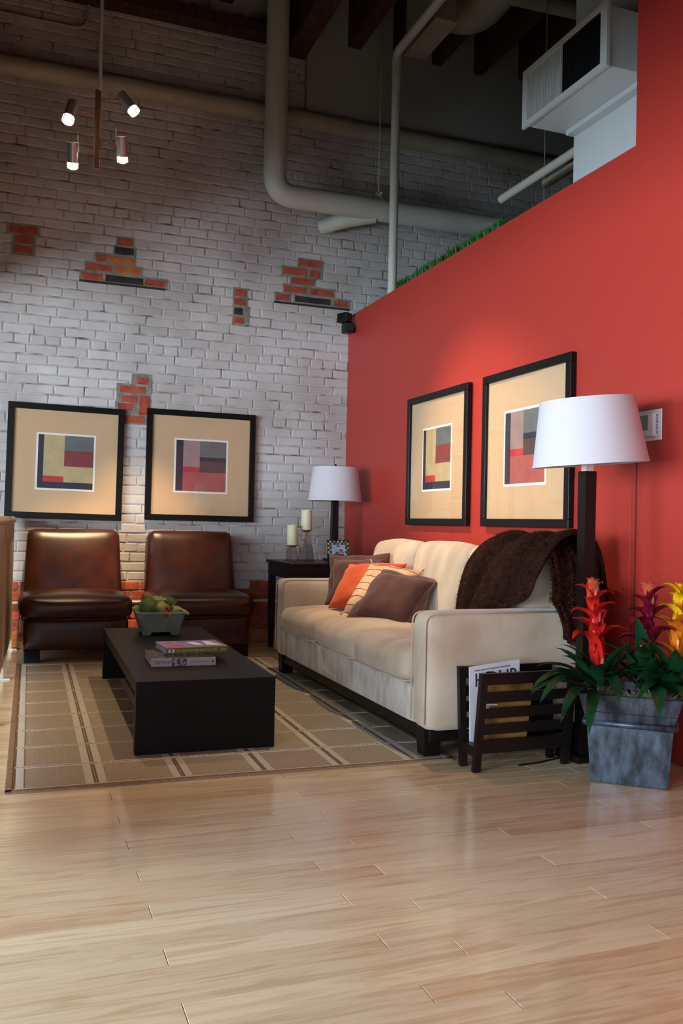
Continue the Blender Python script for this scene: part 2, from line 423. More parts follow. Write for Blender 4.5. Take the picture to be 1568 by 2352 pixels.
# brick wall: mortar body, bricks proud of it
ZR0, CH = 0.121, 0.072
b = NB(); box(b, -4.0, 6.4, YB+0.0055, YB+0.3, -0.15, Z_CEIL)
wall = structure('wall_back', b, m_joint)
b = NB(); box(b, -0.9, XR, YB+0.0045, YB+0.02, 0.0, ZR0+CH*4.6); obj('bare_mortar', b, m_lowmortar, wall)
def brick_geo(w, h, d, rnd):
    """front facing -y; origin at the centre of the front"""
    e = 0.0055
    def ring(f, yy, jit):
        pts = [(-1, -1), (0, -1), (1, -1), (1, 0), (1, 1), (0, 1), (-1, 1), (-1, 0)]
        return [(px*(w/2-f)+rnd.uniform(-jit, jit), yy+rnd.uniform(-jit, jit)*0.3, pz*(h/2-f)+rnd.uniform(-jit, jit)) for px, pz in pts]
    v = ring(0, d, 0.0) + ring(0.0, e*0.9, 0.0018) + ring(e, 0, 0.002) + [(0, -rnd.uniform(0, 0.002), 0)]
    f = []
    for r in (0, 8):
        for i in range(8):
            j = (i+1) % 8
            f.append((r+i, r+j, r+8+j, r+8+i))
    for i in range(8): f.append((16+i, 16+(i+1) % 8, 24))
    return v, f
def brick_mesh(w, h, seed, m, nm='brick'):
    v, f = brick_geo(w, h, 0.03, random.Random(seed))
    me = bpy.data.meshes.new(nm); me.from_pydata(v, [], f); me.materials.append(m); return me
SW, HW = 0.215, 0.1075
JV, JH = 0.008, 0.009
paint_s = [brick_mesh(SW-JV, CH-JH, s, m_paint) for s in range(12)]
paint_h = [brick_mesh(HW-JV, CH-JH, 50+s, m_paint) for s in range(8)]
red_s = [brick_mesh(SW-JV, CH-JH, 90+s, m_redbrick) for s in range(6)]
red_h = [brick_mesh(HW-JV, CH-JH, 99+s, m_redbrick) for s in range(4)]
rnd = random.Random(3)
massV, massF = [], []
nind = 0
def in_view(x, z):
    if z < 2.55: return x < XR+0.05
    return x < 4.75
for r in range(-2, 68):
    z = ZR0 + (r+0.5)*CH
    header = (r % 7 == 1)
    w = HW if header else SW
    x = -0.62 + (0.5*w if r % 2 else 0) + rnd.uniform(-0.03, 0.03) + (0.054 if r % 4 > 1 else 0)
    while x < 4.8:
        cx = x + w/2
        dz = rnd.uniform(-0.002, 0.002); yy = YB + rnd.uniform(-0.0025, 0.002)
        vis = in_view(cx, z)
        if vis and z < 4.97 and not (z > 4.3 and cx > 2.15):
            bare = r < 4 or (r == 4 and rnd.random() < 0.55)
            near = (cx > -0.12 and cx < 1.62 and 1.78 < z < 3.28) or (bare and cx > -0.1 and 0 < r)
            if (near and nind < 262) :
                me = rnd.choice((red_h if header else red_s) if bare else (paint_h if header else paint_s))
                o = bpy.data.objects.new('brick', me); col.objects.link(o); o.parent = wall
                o.location = (cx, yy, z+dz); o.rotation_euler = (0, rnd.uniform(-0.006, 0.006), 0); nind += 1
            else:
                V, F = brick_geo(w-JV, CH-JH, 0.02, rnd)
                k0 = len(massV)
                massV += [(a+cx, bb+yy, c+z+dz) for a, bb, c in V]
                massF += [(tuple(i+k0 for i in f), 1 if bare else 0) for f in F]
        x += w
me = bpy.data.meshes.new('brick_field'); me.from_pydata(massV, [], [f for f, _ in massF]); me.materials.append(m_paint); me.materials.append(m_redbrick)
me.polygons.foreach_set('material_index', [i for _, i in massF])
o = bpy.data.objects.new('brick_field', me); col.objects.link(o); o.parent = wall; o['kind'] = 'stuff'

# bare patches where the paint and old fittings came away: (x0, x1, zc, material)
PATCH = {
 'a': [(-0.092, 0.104, 3.03, m_redbrick), (-0.052, 0.074, 2.96, m_redbrick), (-0.056, 0.073, 2.888, m_redbrick)],
 'b': [(0.668, 0.782, 3.035, m_redbrick), (0.650, 0.795, 2.966, m_darkbrick), (0.518, 0.595, 2.893, m_redbrick), (0.602, 0.795, 2.893, m_orbrick),
       (0.448, 0.642, 2.821, m_redbrick), (0.658, 0.846, 2.821, m_orbrick), (0.412, 0.572, 2.749, m_redbrick), (0.586, 0.872, 2.749, m_darkbrick), (0.876, 1.034, 2.749, m_redbrick)],
 'c': [(1.574, 1.672, 2.752, m_redbrick), (1.572, 1.672, 2.680, m_redbrick), (1.574, 1.648, 2.605, m_darkbrick), (1.570, 1.662, 2.533, m_redbrick)],
 'd': [(2.095, 2.297, 3.05, m_redbrick), (1.966, 2.167, 2.972, m_redbrick), (2.194, 2.282, 2.972, m_redbrick), (2.035, 2.232, 2.898, m_redbrick),
       (1.978, 2.168, 2.826, m_redbrick), (2.196, 2.400, 2.826, m_redbrick), (1.910, 2.024, 2.754, m_redbrick), (2.068, 2.380, 2.754, m_darkbrick), (2.402, 2.535, 2.754, m_redbrick)],
 'e': [(0.835, 0.927, 1.997, m_redbrick), (0.712, 0.908, 1.926, m_redbrick), (0.722, 0.842, 1.852, m_redbrick), (0.70, 0.815, 1.795, m_redbrick), (0.69, 0.905, 1.703, m_redbrick)],
}
for key, L_ in PATCH.items():
    b = NB()
    for q, (x0, x1, zc, m) in enumerate(L_):
        ex = 0.018 if key in 'ae' else 0.010
        box(b, x0-ex, x1+ex, YB-0.0050-0.0002*q, YB+0.01, zc-0.039, zc+0.039)
    if key == 'e':
        box(b, 0.69, 0.945, YB-0.0041, YB+0.01, 1.665, 1.97); box(b, 0.80, 0.95, YB-0.0044, YB+0.01, 1.9, 2.05)
    if key == 'c': box(b, 1.63, 1.70, YB-0.0043, YB+0.01, 2.50, 2.65)
    obj('patch_mortar', b, m_mortar, wall)
    for i, (x0, x1, zc, m) in enumerate(L_):
        v, f = brick_geo(x1-x0, 0.057, 0.015, random.Random(i*7+ord(key)))
        me = bpy.data.meshes.new('brick'); me.from_pydata(v, [], f); me.materials.append(m)
        o = bpy.data.objects.new('brick', me); col.objects.link(o); o.parent = wall; o.location = ((x0+x1)/2, YB-0.008, zc)
        o['label'] = 'bare brick without paint in a patch of grey mortar'
    if key in 'bd':
        xs0 = min(p[0] for p in L_)-0.01; xs1 = max(p[1] for p in L_)
        b = NB(); box(b, xs0, xs1, YB-0.012, YB+0.01, 2.703, 2.716); o = obj('lintel_shadow', b, m_darkbrick, wall)  # shadow line under the lintel courses, drawn as a dark strip
b = NB()
v, f = brick_geo(0.085, 0.15, 0.015, random.Random(77))
me = bpy.data.meshes.new('brick'); me.from_pydata(v, [], f); me.materials.append(m_redbrick)
o = bpy.data.objects.new('brick', me); col.objects.link(o); o.parent = wall; o.location = (0.898, YB-0.008, 1.81)
b.free()

# white boarding above the duct on the right of the back wall
b = NB(); box(b, 2.116, 6.4, 6.74, 6.806, 4.26, Z_CEIL, bev=0.003, seg=1); o = structure('wall_upper', b, m_drywall)
# baseboard of the back wall
b = NB(); box(b, -0.9, XR-0.001, 6.775, YB+0.006, 0.0, 0.105, bev=0.004, seg=1); structure('baseboard_back', b, m_oakbase)
b = NB(); tube(b, [(-0.9, 6.766, 0.011), (XR-0.001, 6.766, 0.011)], 0.011, 8); structure('trim_1', b, m_oakbase)

# red wall with its step
b = NB(); box(b, XR, XR+0.14, 3.21, YB+0.007, 0, 2.652); box(b, XR, XR+0.14, -3.4, 3.21, 0, Z_CEIL)
wallr = structure('wall_right', b, m_red)
# flush access panel and joints in the red wall
def wallbox(y0, y1, z0, z1, t): 
    bb = NB(); box(bb, XR-t, XR+0.002, y0, y1, z0, z1, bev=0.0012, seg=1); return bb
m_redgap = mat('dark_red_gap', L(96, 20, 20), 0.8)
obj('access_panel', wallbox(3.20, 3.72, 0.02, 1.195, 0.003), m_red, wallr)
obj('panel_gap', wallbox(3.163, 3.172, 0.0, 1.42, 0.0015), m_redgap, wallr)
for yy, zz in ((3.33, 1.62), (3.245, 1.632)):
    b = NB(); lathe(b, [(0.006, 0), (0.005, 0.003), (0.001, 0.004)], n=10, M=basis((XR, yy, zz), (0, 1, 0), (0, 0, 1)) @ Matrix.Rotation(PI, 4, 'X')); obj('screw_head', b, m_red, wallr)
b = NB(); box(b, XR-0.0006, XR+0.001, 4.885, 4.887, 0.8, 0.95); obj('panel_gap', b, m_redgap, wallr)

# unseen room: walls with assumed windows behind and beside the camera, added slab above to hold back window light
def wall_with_windows(name, axis, pos, span, wins):
    bb = NB(); t = 0.2
    def seg(a, c, z0, z1):
        if axis == 'x': box(bb, pos-t, pos, a, c, z0, z1)
        else: box(bb, a, c, pos-t, pos, z0, z1)
    edges = [span[0]] + [e for w in wins for e in w] + [span[1]]
    for i in range(0, len(edges), 2): seg(edges[i], edges[i+1], 0, Z_CEIL)
    for a, c in wins: seg(a, c, 0, 0.5); seg(a, c, 2.06, Z_CEIL)
    w = structure(name, bb, m_taupe)
    for i, (a, c) in enumerate(wins):
        bb = NB()
        def bar(a0, a1, z0, z1):
            if axis == 'x': box(bb, pos-0.07, pos-0.03, a0, a1, z0, z1)
            else: box(bb, a0, a1, pos-0.07, pos-0.03, z0, z1)
        for q in range(4):
            p = a + (c-a-0.04)*q/3; bar(p, p+0.04, 0.5, 2.06)
        for q in range(4):
            p = 0.5 + 1.52*q/3; bar(a, c, p, p+0.04)
        obj('assumed_window_grid', bb, m_black, w)  # bars of the assumed windows, out of view
wall_with_windows('wall_left', 'x', -4.0, (-3.4, YB+0.3), WIN_L)
wall_with_windows('wall_front', 'y', -3.4, (-4.0, XR+0.14), WIN_F)
b = NB(); box(b, -4.0, -0.26, -3.4, 4.2, 2.20, 2.6); box(b, -4.0, -0.85, 4.2, YB, 2.34, 2.6); box(b, -0.26, XR, -3.4, 1.72, 2.34, 2.6)
structure('ceiling_shade_slab', b, mat('shade_slab_grey', L(96, 92, 88), 0.8))  # added out of view, shaped to shade the upper walls from the windows
b = NB(); box(b, XR+0.14, 6.4, -3.4, YB, 2.1, 2.3); structure('floor_loft', b, mat('loft_floor', L(110, 84, 62), 0.7))
b = NB(); box(b, 6.4, 6.6, -3.4, YB+0.3, 2.1, Z_CEIL); box(b, XR+0.14, 6.4, -3.6, -3.4, 2.1, Z_CEIL); structure('wall_loft', b, m_taupe)
#--PART2--

# ------------------------------------------------------------------ pipes, ducts and plant overhead
b = NB(); tube(b, fillet([(1.786, 6.45, Z_CEIL), (1.786, 6.45, 3.44), (4.7, 6.45, 3.44)], 0.15, 8), 0.087, 24)
dp = root('drain_pipe', 'thick white painted pipe dropping and turning along the brick wall', 'pipe', (1.786, 6.45, 3.44))
obj('pipe_run', b, m_pipe, dp, smooth=True, angle=40)
for x in (2.02, 2.66):
    b = NB(); tube(b, [(x, 6.45, 3.44), (x+0.018, 6.45, 3.44)], 0.0885, 24); obj('pipe_joint', b, m_pipe, dp, smooth=True, angle=40)
b = NB(); tube(b, fillet([(2.62, 6.46, 3.40), (2.38, 6.58, 3.36), (2.27, 6.735, 3.34)], 0.06, 5), 0.062, 18)
obj('branch_pipe', b, m_pipe, dp, smooth=True, angle=60)

b = NB(); tube(b, [(-0.6, 6.715, 4.17), (5.9, 6.715, 4.17)], 0.072, 24)
sd = root('spiral_duct', 'long cream spiral duct running level across the brick wall', 'duct', (-0.6, 6.715, 4.17))
obj('duct_run', b, m_duct, sd, smooth=True, angle=40)
x = -0.5
while x < 4.7:
    b = NB(); pts = [(x+0.03*math.sin(a)*0 + 0.02*(a/(2*PI)), 6.715+0.0722*math.cos(a), 4.17+0.0722*math.sin(a)) for a in [2*PI*q/20 for q in range(21)]]
    tube(b, pts, 0.0022, 5); obj('duct_seam', b, m_duct, sd)
    x += 0.118

b = NB(); tube(b, fillet([(2.605, 6.06, 2.654), (2.605, 6.06, 4.5), (2.605, 3.6, 4.5)], 0.07, 6), 0.033, 18)
tp = root('sprinkler_pipe', 'slim white upright pipe rising from behind the red wall', 'pipe', (2.605, 6.06, 2.6))
obj('pipe_run', b, m_pipe, tp, smooth=True, angle=50)
for z in (4.3, 4.42):
    b = NB(); tube(b, [(2.605, 6.06, z), (2.605, 6.06, z+0.03)], 0.037, 18); obj('pipe_collar', b, m_pipe, tp, smooth=True, angle=40)

hg = root('pipe_hanger', 'thin steel rod and clevis holding the thick white pipe', 'hanger', (2.64, 6.45, 3.5))
b = NB(); tube(b, [(2.64, 6.45, 3.575), (2.64, 6.45, Z_CEIL)], 0.006, 8); obj('rod', b, m_duct, hg, smooth=True)
b = NB()
tube(b, fillet([(2.615, 6.45, 3.50), (2.622, 6.45, 3.575), (2.658, 6.45, 3.575), (2.665, 6.45, 3.50)], 0.012, 4), 0.008, 8); obj('clevis', b, m_duct, hg, smooth=True)
b = NB(); tube(b, [(2.64, 6.37, 3.555), (2.64, 6.53, 3.555)], 0.008, 8); obj('bolt', b, m_duct, hg, smooth=True)

for nm, pts, r, lb in (
    ('overhead_pipe', [(3.0, 5.16, 3.14), (3.0, 3.2, 3.14)], 0.028, 'white pipe stub pointing along the top of the red wall'),
    ('overhead_pipe', [(3.3, 5.10, 3.27), (3.3, 3.2, 3.27)], 0.03, 'darker pipe stub behind the white one, beside the air conditioner'),
    ('overhead_pipe', [(3.31, 5.6, 4.83), (4.4, 5.55, 4.83)], 0.06, 'fat grey pipe crossing under the joists above the air conditioner')):
    b = NB(); tube(b, pts, r, 18)
    o = obj(nm, b, m_pipe if 'stub pointing' in lb else m_duct, smooth=True, angle=40); tag(o, lb, 'pipe')
for x, y, z0, lb in ((3.55, 5.5, 3.2, 'thin hanger wire below the air conditioner beside the pipe stubs'),):
    b = NB(); tube(b, [(x, y, z0), (x, y, Z_CEIL)], 0.004, 6); o = obj('hanger_wire', b, m_duct, smooth=True); tag(o, lb, 'wire')

rd = root('rectangular_duct', 'grey sheet metal box duct under the dark joists', 'duct', (2.83, 5.95, 4.6))
b = NB(); box(b, 2.755, 2.915, 5.70, 6.24, 4.6, Z_CEIL, bev=0.004, seg=1); obj('duct_body', b, m_duct, rd)
b = NB(); box(b, 2.745, 2.925, 5.69, 6.25, 4.595, 4.612); obj('flange', b, m_duct, rd)
b = NB(); tube(b, fillet([(2.93, 6.12, 4.98), (3.22, 6.02, 4.86), (3.30, 5.3, 5.0), (3.3, 4.6, 5.05)], 0.2, 8), 0.15, 24)
o = obj('round_duct', b, m_duct, smooth=True, angle=50); tag(o, 'fat round duct curving out of the box duct under the joists', 'duct')

b = NB(); tube(b, fillet([(-0.6, 6.785, 4.575), (0.42, 6.785, 4.575), (0.42, 6.785, Z_CEIL)], 0.11, 8), 0.012, 10)
o = obj('conduit', b, m_duct, smooth=True, angle=50); tag(o, 'thin painted conduit bending upward high on the brick wall', 'conduit')
b = NB(); tube(b, [(-0.6, 6.778, 0.325), (XR-0.01, 6.778, 0.325)], 0.011, 10)
o = obj('conduit', b, m_pipe, smooth=True, angle=50); tag(o, 'white conduit running low across the bare bricks behind the chairs', 'conduit')

# wall unit
b = NB(); box(b, 2.855, 2.97, 2.6, 4.138, 2.3, 4.9, bev=0.003, seg=1); structure('wall_partition', b, m_acwhite)
ac = root('air_conditioner', 'white boxy air conditioning unit jutting out above the red wall', 'air conditioner', (2.70, 3.83, 3.14))
b = NB(); box(b, 2.575, 2.854, 3.475, 4.175, 3.145, 3.44, bev=0.004, seg=1); obj('casing', b, m_acwhite, ac)
fr_ = obj
def ring_x(bb, x0, x1, y0, y1, z0, z1, wy, wz):
    box(bb, x0, x1, y0, y1, z0, z0+wz); box(bb, x0, x1, y0, y1, z1-wz, z1)
    box(bb, x0, x1, y0, y0+wy, z0+wz, z1-wz); box(bb, x0, x1, y1-wy, y1, z0+wz, z1-wz)
b = NB(); ring_x(b, 2.558, 2.576, 3.455, 4.195, 3.135, 3.45, 0.05, 0.03); obj('front_frame', b, m_acwhite, ac)
b = NB(); box(b, 2.572, 2.577, 3.50, 3.825, 3.16, 3.425); obj('intake', b, m_acdark, ac)
b = NB(); box(b, 2.572, 2.577, 3.83, 4.15, 3.16, 3.425); obj('outlet', b, m_acwhite, ac)
lm = bpy.data.meshes.new('louvre'); b = NB(); box(b, 2.560, 2.575, -0.0016, 0.0016, 3.165, 3.42); b.to_mesh(lm); b.free(); lm.materials.append(m_acdark)
lm2 = lm.copy(); lm2.materials.clear(); lm2.materials.append(m_acwhite)
for i in range(20):
    o = bpy.data.objects.new('louvre', lm); col.objects.link(o); o.parent = ac; o.location = (-2.70, 3.508+i*0.0163-3.83, -3.14)
for i in range(22):
    o = bpy.data.objects.new('louvre', lm2); col.objects.link(o); o.parent = ac; o.location = (-2.70, 3.838+i*0.0142-3.83, -3.14)
b = NB(); box(b, 2.80, 2.856, 3.40, 4.135, 3.118, 3.146, bev=0.003, seg=1); obj('bracket', b, m_acwhite, ac)

# artificial grass strip on top of the red wall
gv, gf = [], []
rg = random.Random(11)
for i in range(5200):
    y = rg.uniform(4.36, 5.86); x = rg.uniform(2.548, 2.66); h = rg.uniform(0.045, 0.09)*(0.75+0.35*noise.noise(Vector((0, y*9, 0))))
    a = rg.uniform(0, 2*PI); w = 0.004; lx, ly = rg.uniform(-0.03, 0.03), rg.uniform(-0.03, 0.03)
    k = len(gv); c, s = math.cos(a)*w, math.sin(a)*w
    gv += [(x-c, y-s, 2.653), (x+c, y+s, 2.653), (x+c*0.7+lx*0.4, y+s*0.7+ly*0.4, 2.653+h*0.6), (x-c*0.7+lx*0.4, y-s*0.7+ly*0.4, 2.653+h*0.6), (x+lx, y+ly, 2.652+h)]
    gf += [(k, k+1, k+2, k+3), (k+3, k+2, k+4)]
me = bpy.data.meshes.new('grass_strip'); me.from_pydata(gv, [], gf); me.materials.append(m_grass)
o = bpy.data.objects.new('grass_strip', me); col.objects.link(o)
tag(o, 'strip of bright green artificial grass along the top of the red wall', 'grass', kind='stuff')

# speaker pair in the corner
sp = root('speaker', 'small black double cube speaker mounted high in the corner', 'speaker', (2.47, 6.66, 2.53))
for cx, cy, cz, a in ((2.452, 6.66, 2.605, 0.45), (2.478, 6.655, 2.525, -0.05)):
    M = Matrix.Translation((cx, cy, cz)) @ Matrix.Rotation(a, 4, 'Z')
    b = NB(); box(b, -0.038, 0.038, -0.05, 0.05, -0.038, 0.038, M=M, bev=0.006); o = obj('driver_box', b, m_black, sp)
    b = NB(); box(b, -0.033, 0.033, -0.053, -0.048, -0.033, 0.033, M=M, bev=0.003); obj('grille', b, m_acdark, o)
b = NB(); box(b, 2.505, XR, 6.66, 6.70, 2.50, 2.54, bev=0.004); obj('wall_bracket', b, m_black, sp)
b = NB(); tube(b, [(2.48, 6.69, 2.635), (2.52, 6.70, 2.645), (2.54, 6.68, 2.640)], 0.003, 6); obj('cable', b, m_black, sp)

# ------------------------------------------------------------------ hanging spotlight bar
FY = 5.3
fx = root('spotlight_bar', 'hanging chrome light with four lit spot heads on a slim bar', 'ceiling light', (0.395, FY, 3.0))
b = NB(); tube(b, [(0.402, FY, 3.44), (0.402, FY, Z_CEIL)], 0.011, 12); obj('rod', b, m_metal, fx, smooth=True, angle=40)
b = NB(); box(b, 0.378, 0.410, FY-0.006, FY+0.006, 2.98, 3.445, bev=0.003); obj('bar', b, m_bronze, fx)
m_glow = mat('lit_bulb', (1, 0.9, 0.7, 1), 0.4, emit=(1.0, 0.86, 0.6, 1), estr=60)
m_glow.cycles.emission_sampling = 'NONE'
m_chrome = mat('chrome', L(190, 186, 186), 0.25, metal=0.55)
WARM = (1.0, 0.71, 0.42)
HEADS = [  # joint on bar, back of head, aim, power, cone
    ((0.386, FY, 3.300), (0.256, FY-0.02, 3.335), (-0.55, 4.3, 0.0), 120, 70),
    ((0.386, FY, 3.390), (0.520, FY+0.00, 3.440), (2.50, 4.45, 0.85), 430, 46),
    ((0.384, FY, 3.064), (0.258, FY-0.02, 3.105), (0.38, 6.46, 0.68), 430, 27),
    ((0.391, FY, 3.149), (0.528, FY-0.02, 3.185), (0.90, 6.65, 0.68), 430, 28),
]
for j, p0, aim, pw, cone in HEADS:
    j, p0, aim = map(Vector, (j, p0, aim))
    p1 = p0 + (aim-p0).normalized()*0.15
    t = (p1-p0).normalized(); mid = p0.lerp(p1, 0.35)
    side = Vector((1 if p0.x > j.x else -1, 0, 0))
    joint = mid - side*0.036
    b = NB(); tube(b, [j, joint.lerp(j, 0.15), joint], 0.0045, 8); arm = obj('arm', b, m_bronze, fx, smooth=True)
    b = NB()
    R = basis(p0, t.orthogonal(), t.cross(t.orthogonal())); Ln = (p1-p0).length
    open_lathe(b, [(0.026, 0.0), (0.031, 0.0), (0.031, Ln*0.72), (0.028, Ln*0.72), (0.028, 0.0)], 20, R)
    hd = obj('spot_head', b, m_chrome, fx, smooth=True, angle=40)
    b = NB()
    for q in range(3):
        rr = 0.0325
        z0 = Ln*(0.74+0.09*q)
        tube(b, [R @ Vector((rr*math.cos(a), rr*math.sin(a), z0)) for a in [2*PI*w/16 for w in range(17)]], 0.0022, 5)
    for q in range(10):
        a = 2*PI*q/10
        tube(b, [R @ Vector((0.0325*math.cos(a), 0.0325*math.sin(a), Ln*0.72)), R @ Vector((0.0325*math.cos(a), 0.0325*math.sin(a), Ln*0.95))], 0.002, 5)
    obj('mesh_collar', b, m_chrome, hd)
    b = NB(); lathe(b, [(0.012, Ln*0.70), (0.024, Ln*0.75), (0.0265, Ln*0.86), (0.024, Ln*0.95), (0.008, Ln*0.985)], n=16, M=R); obj('bulb', b, m_glow, hd, smooth=True)
    b = NB(); tube(b, [p0-t*0.045 - side*0.028, p0+t*0.05 - side*0.033], 0.003, 6); obj('tilt_lever', b, m_metal, hd)
    ld = bpy.data.lights.new('spot_bulb', 'SPOT'); ld.energy = pw; ld.color = WARM; ld.spot_size = math.radians(cone); ld.spot_blend = 0.9; ld.shadow_soft_size = 0.025
    lo = bpy.data.objects.new('spot_bulb', ld); col.objects.link(lo); lo.location = p1 + t*0.02
    lo.rotation_euler = (aim-p1).to_track_quat('-Z', 'Y').to_euler()

# ceiling spotlight over the sofa, above the top of the picture, assumed from warm shadows
cs = root('assumed_spotlight', 'assumed warm spotlight on the ceiling over the sofa, out of view', 'ceiling light', (1.72, 4.3, Z_CEIL))
b = NB(); lathe(b, [(0.06, Z_CEIL-0.03), (0.06, Z_CEIL-0.001)], (1.72, 4.3), 20); obj('mounting_plate', b, m_metal, cs)
b = NB(); tube(b, [(1.72, 4.3, Z_CEIL-0.03), (1.72, 4.3, Z_CEIL-0.35)], 0.012, 10); obj('rod', b, m_metal, cs, smooth=True)
b = NB(); open_lathe(b, [(0.03, 0.12), (0.06, 0.1), (0.06, -0.06), (0.055, -0.06), (0.055, 0.09)], 20, Matrix.Translation((1.72, 4.3, Z_CEIL-0.45))); obj('spot_head', b, m_chrome, cs, smooth=True, angle=40)
ld = bpy.data.lights.new('spot_bulb', 'SPOT'); ld.energy = 330; ld.color = WARM; ld.spot_size = math.radians(46); ld.spot_blend = 0.9; ld.shadow_soft_size = 0.05  # lamp of the assumed spotlight, added for warm light from above
lo = bpy.data.objects.new('spot_bulb', ld); col.objects.link(lo); lo.location = (1.72, 4.3, Z_CEIL-0.55); lo.rotation_euler = (Vector((1.35, 4.45, 0.2))-lo.location).to_track_quat('-Z', 'Y').to_euler()

# ------------------------------------------------------------------ railing at the left edge
rl = root('railing', 'champagne metal guard railing with ribbed panel beside the chair', 'railing', (-0.05, 5.6, 0))
def rail_pt(y, z, off=0): return (-0.015 - (6.72-y)*0.033 + off, y, z)
b = NB(); tube(b, [rail_pt(6.72, 0.925), rail_pt(2.4, 0.925)], 0.026, 16); obj('top_rail', b, m_brass, rl, smooth=True, angle=50)
b = NB()
N = 130; prev = None
for i in range(N+1):
    y = 6.70 - i*(4.2/N); o_ = 0.007*math.sin(i*PI/2)
    a = bm_v = b.verts.new(rail_pt(y, 0.085, o_)); c = b.verts.new(rail_pt(y, 0.90, o_))
    if prev: b.faces.new((prev[0], a, c, prev[1]))
    prev = (a, c)
obj('ribbed_panel', b, m_brass, rl)
for y in (6.71, 5.5, 4.3, 3.1):
    p = rail_pt(y, 0); b = NB(); box(b, p[0]-0.012, p[0]+0.012, p[1]-0.012, p[1]+0.012, 0.0, 0.905); po = obj('post', b, m_brass, rl)
    b = NB(); box(b, p[0]-0.012, p[0]+0.05, p[1]-0.03, p[1]+0.03, 0.0, 0.008, bev=0.002); obj('foot_plate', b, m_metal, po)
b = NB(); p0 = rail_pt(6.70, 0.08); p1 = rail_pt(2.5, 0.08); tube(b, [p0, p1], 0.008, 8); obj('bottom_rail', b, m_metal, rl)

# ------------------------------------------------------------------ rug
RM = Matrix.Translation((-0.013, 3.222, 0)) @ Matrix.Rotation(-0.0145, 4, 'Z')
def rug_mat():
    m = bpy.data.materials.new('woven_rug'); m.use_nodes = True; nt = m.node_tree; bs = nt.nodes['Principled BSDF']
    tc = nt.nodes.new('ShaderNodeTexCoord'); n = nt.nodes.new('ShaderNodeTexNoise'); n.inputs['Scale'].default_value = 260; n.inputs['Detail'].default_value = 2
    mp = nt.nodes.new('ShaderNodeMapping'); mp.inputs['Scale'].default_value = (1, 0.5, 1)
    nt.links.new(tc.outputs['Object'], mp.inputs['Vector']); nt.links.new(mp.outputs[0], n.inputs['Vector'])
    rp = nt.nodes.new('ShaderNodeValToRGB'); rp.color_ramp.elements[0].position = 0.3; rp.color_ramp.elements[0].color = L(152, 140, 122)
    rp.color_ramp.elements[1].position = 0.7; rp.color_ramp.elements[1].color = L(184, 172, 152)
    nt.links.new(n.outputs['Fac'], rp.inputs['Fac']); nt.links.new(rp.outputs[0], bs.inputs['Base Color'])
    bs.inputs['Roughness'].default_value = 0.95; bs.inputs['Specular IOR Level'].default_value = 0.1
    bp = nt.nodes.new('ShaderNodeBump'); bp.inputs['Strength'].default_value = 0.5; bp.inputs['Distance'].default_value = 0.003
    nt.links.new(n.outputs['Fac'], bp.inputs['Height']); nt.links.new(bp.outputs[0], bs.inputs['Normal'])
    return m
m_rug = rug_mat()
m_ruglight = mat('rug_pale_stripe', L(214, 212, 202), 0.95, c2=L(194, 190, 178), vs=220, bump=0.5, bs=300, spec=0.1)
m_rugdark = mat('rug_brown_line', L(104, 80, 60), 0.95, c2=L(128, 100, 76), vs=200, spec=0.1)
m_rugedge = mat('rug_binding', L(156, 128, 100), 0.95, c2=L(124, 98, 76), vs=160, bump=0.5, bs=250, spec=0.1)
rug = root('rug', 'beige woven rug with a pale grid of squares under the furniture', 'rug', (-0.013, 3.222, 0), -0.0145)
RW, RL, RP = 1.70, 2.79, 0.31
b = NB(); box(b, 0, RW, 0, RL, 0.0, 0.007, bev=0.002, seg=1); obj('rug_field', b, m_rug, rug, world=False)
b = NB()
T_ = 0.0085
for x0, x1, y0, y1 in ((0, RW, 0, 0.022), (0, RW, RL-0.022, RL), (0, 0.026, 0, RL), (RW-0.026, RW, 0, RL)): box(b, x0, x1, y0, y1, 0.0, 0.010, bev=0.003, seg=2)
obj('binding', b, m_rugedge, rug, world=False)
for i in range(6):
    x = 0.308*i + (0.026 if i == 0 else 0)
    b = NB()
    if i: box(b, x-0.036, x-0.009, 0.022, RL-0.022, 0.004, T_)
    box(b, x+0.009, x+0.036, 0.022, RL-0.022, 0.004, T_); obj('pale_stripe', b, m_ruglight, rug, world=False)
    b = NB()
    for dx in (-0.006, 0.003): box(b, x+dx, x+dx+0.003, 0.022, RL-0.022, 0.004, T_+0.0002)
    obj('brown_line', b, m_rugdark, rug, world=False)
for i in range(10):
    y = 0.303*i + (0.02 if i == 0 else 0)
    b = NB()
    if i: box(b, 0.03, RW-0.026, y-0.013, y-0.0035, 0.004, T_+0.0003)
    box(b, 0.03, RW-0.026, y+0.0035, y+0.013, 0.004, T_+0.0003); obj('pale_stripe', b, m_ruglight, rug, world=False)
    b = NB(); xx = 0.03
    while xx < RW-0.03:
        box(b, xx, xx+0.014, y-0.002, y+0.002, 0.004, T_+0.0005); xx += 0.022
    obj('brown_line', b, m_rugdark, rug, world=False)

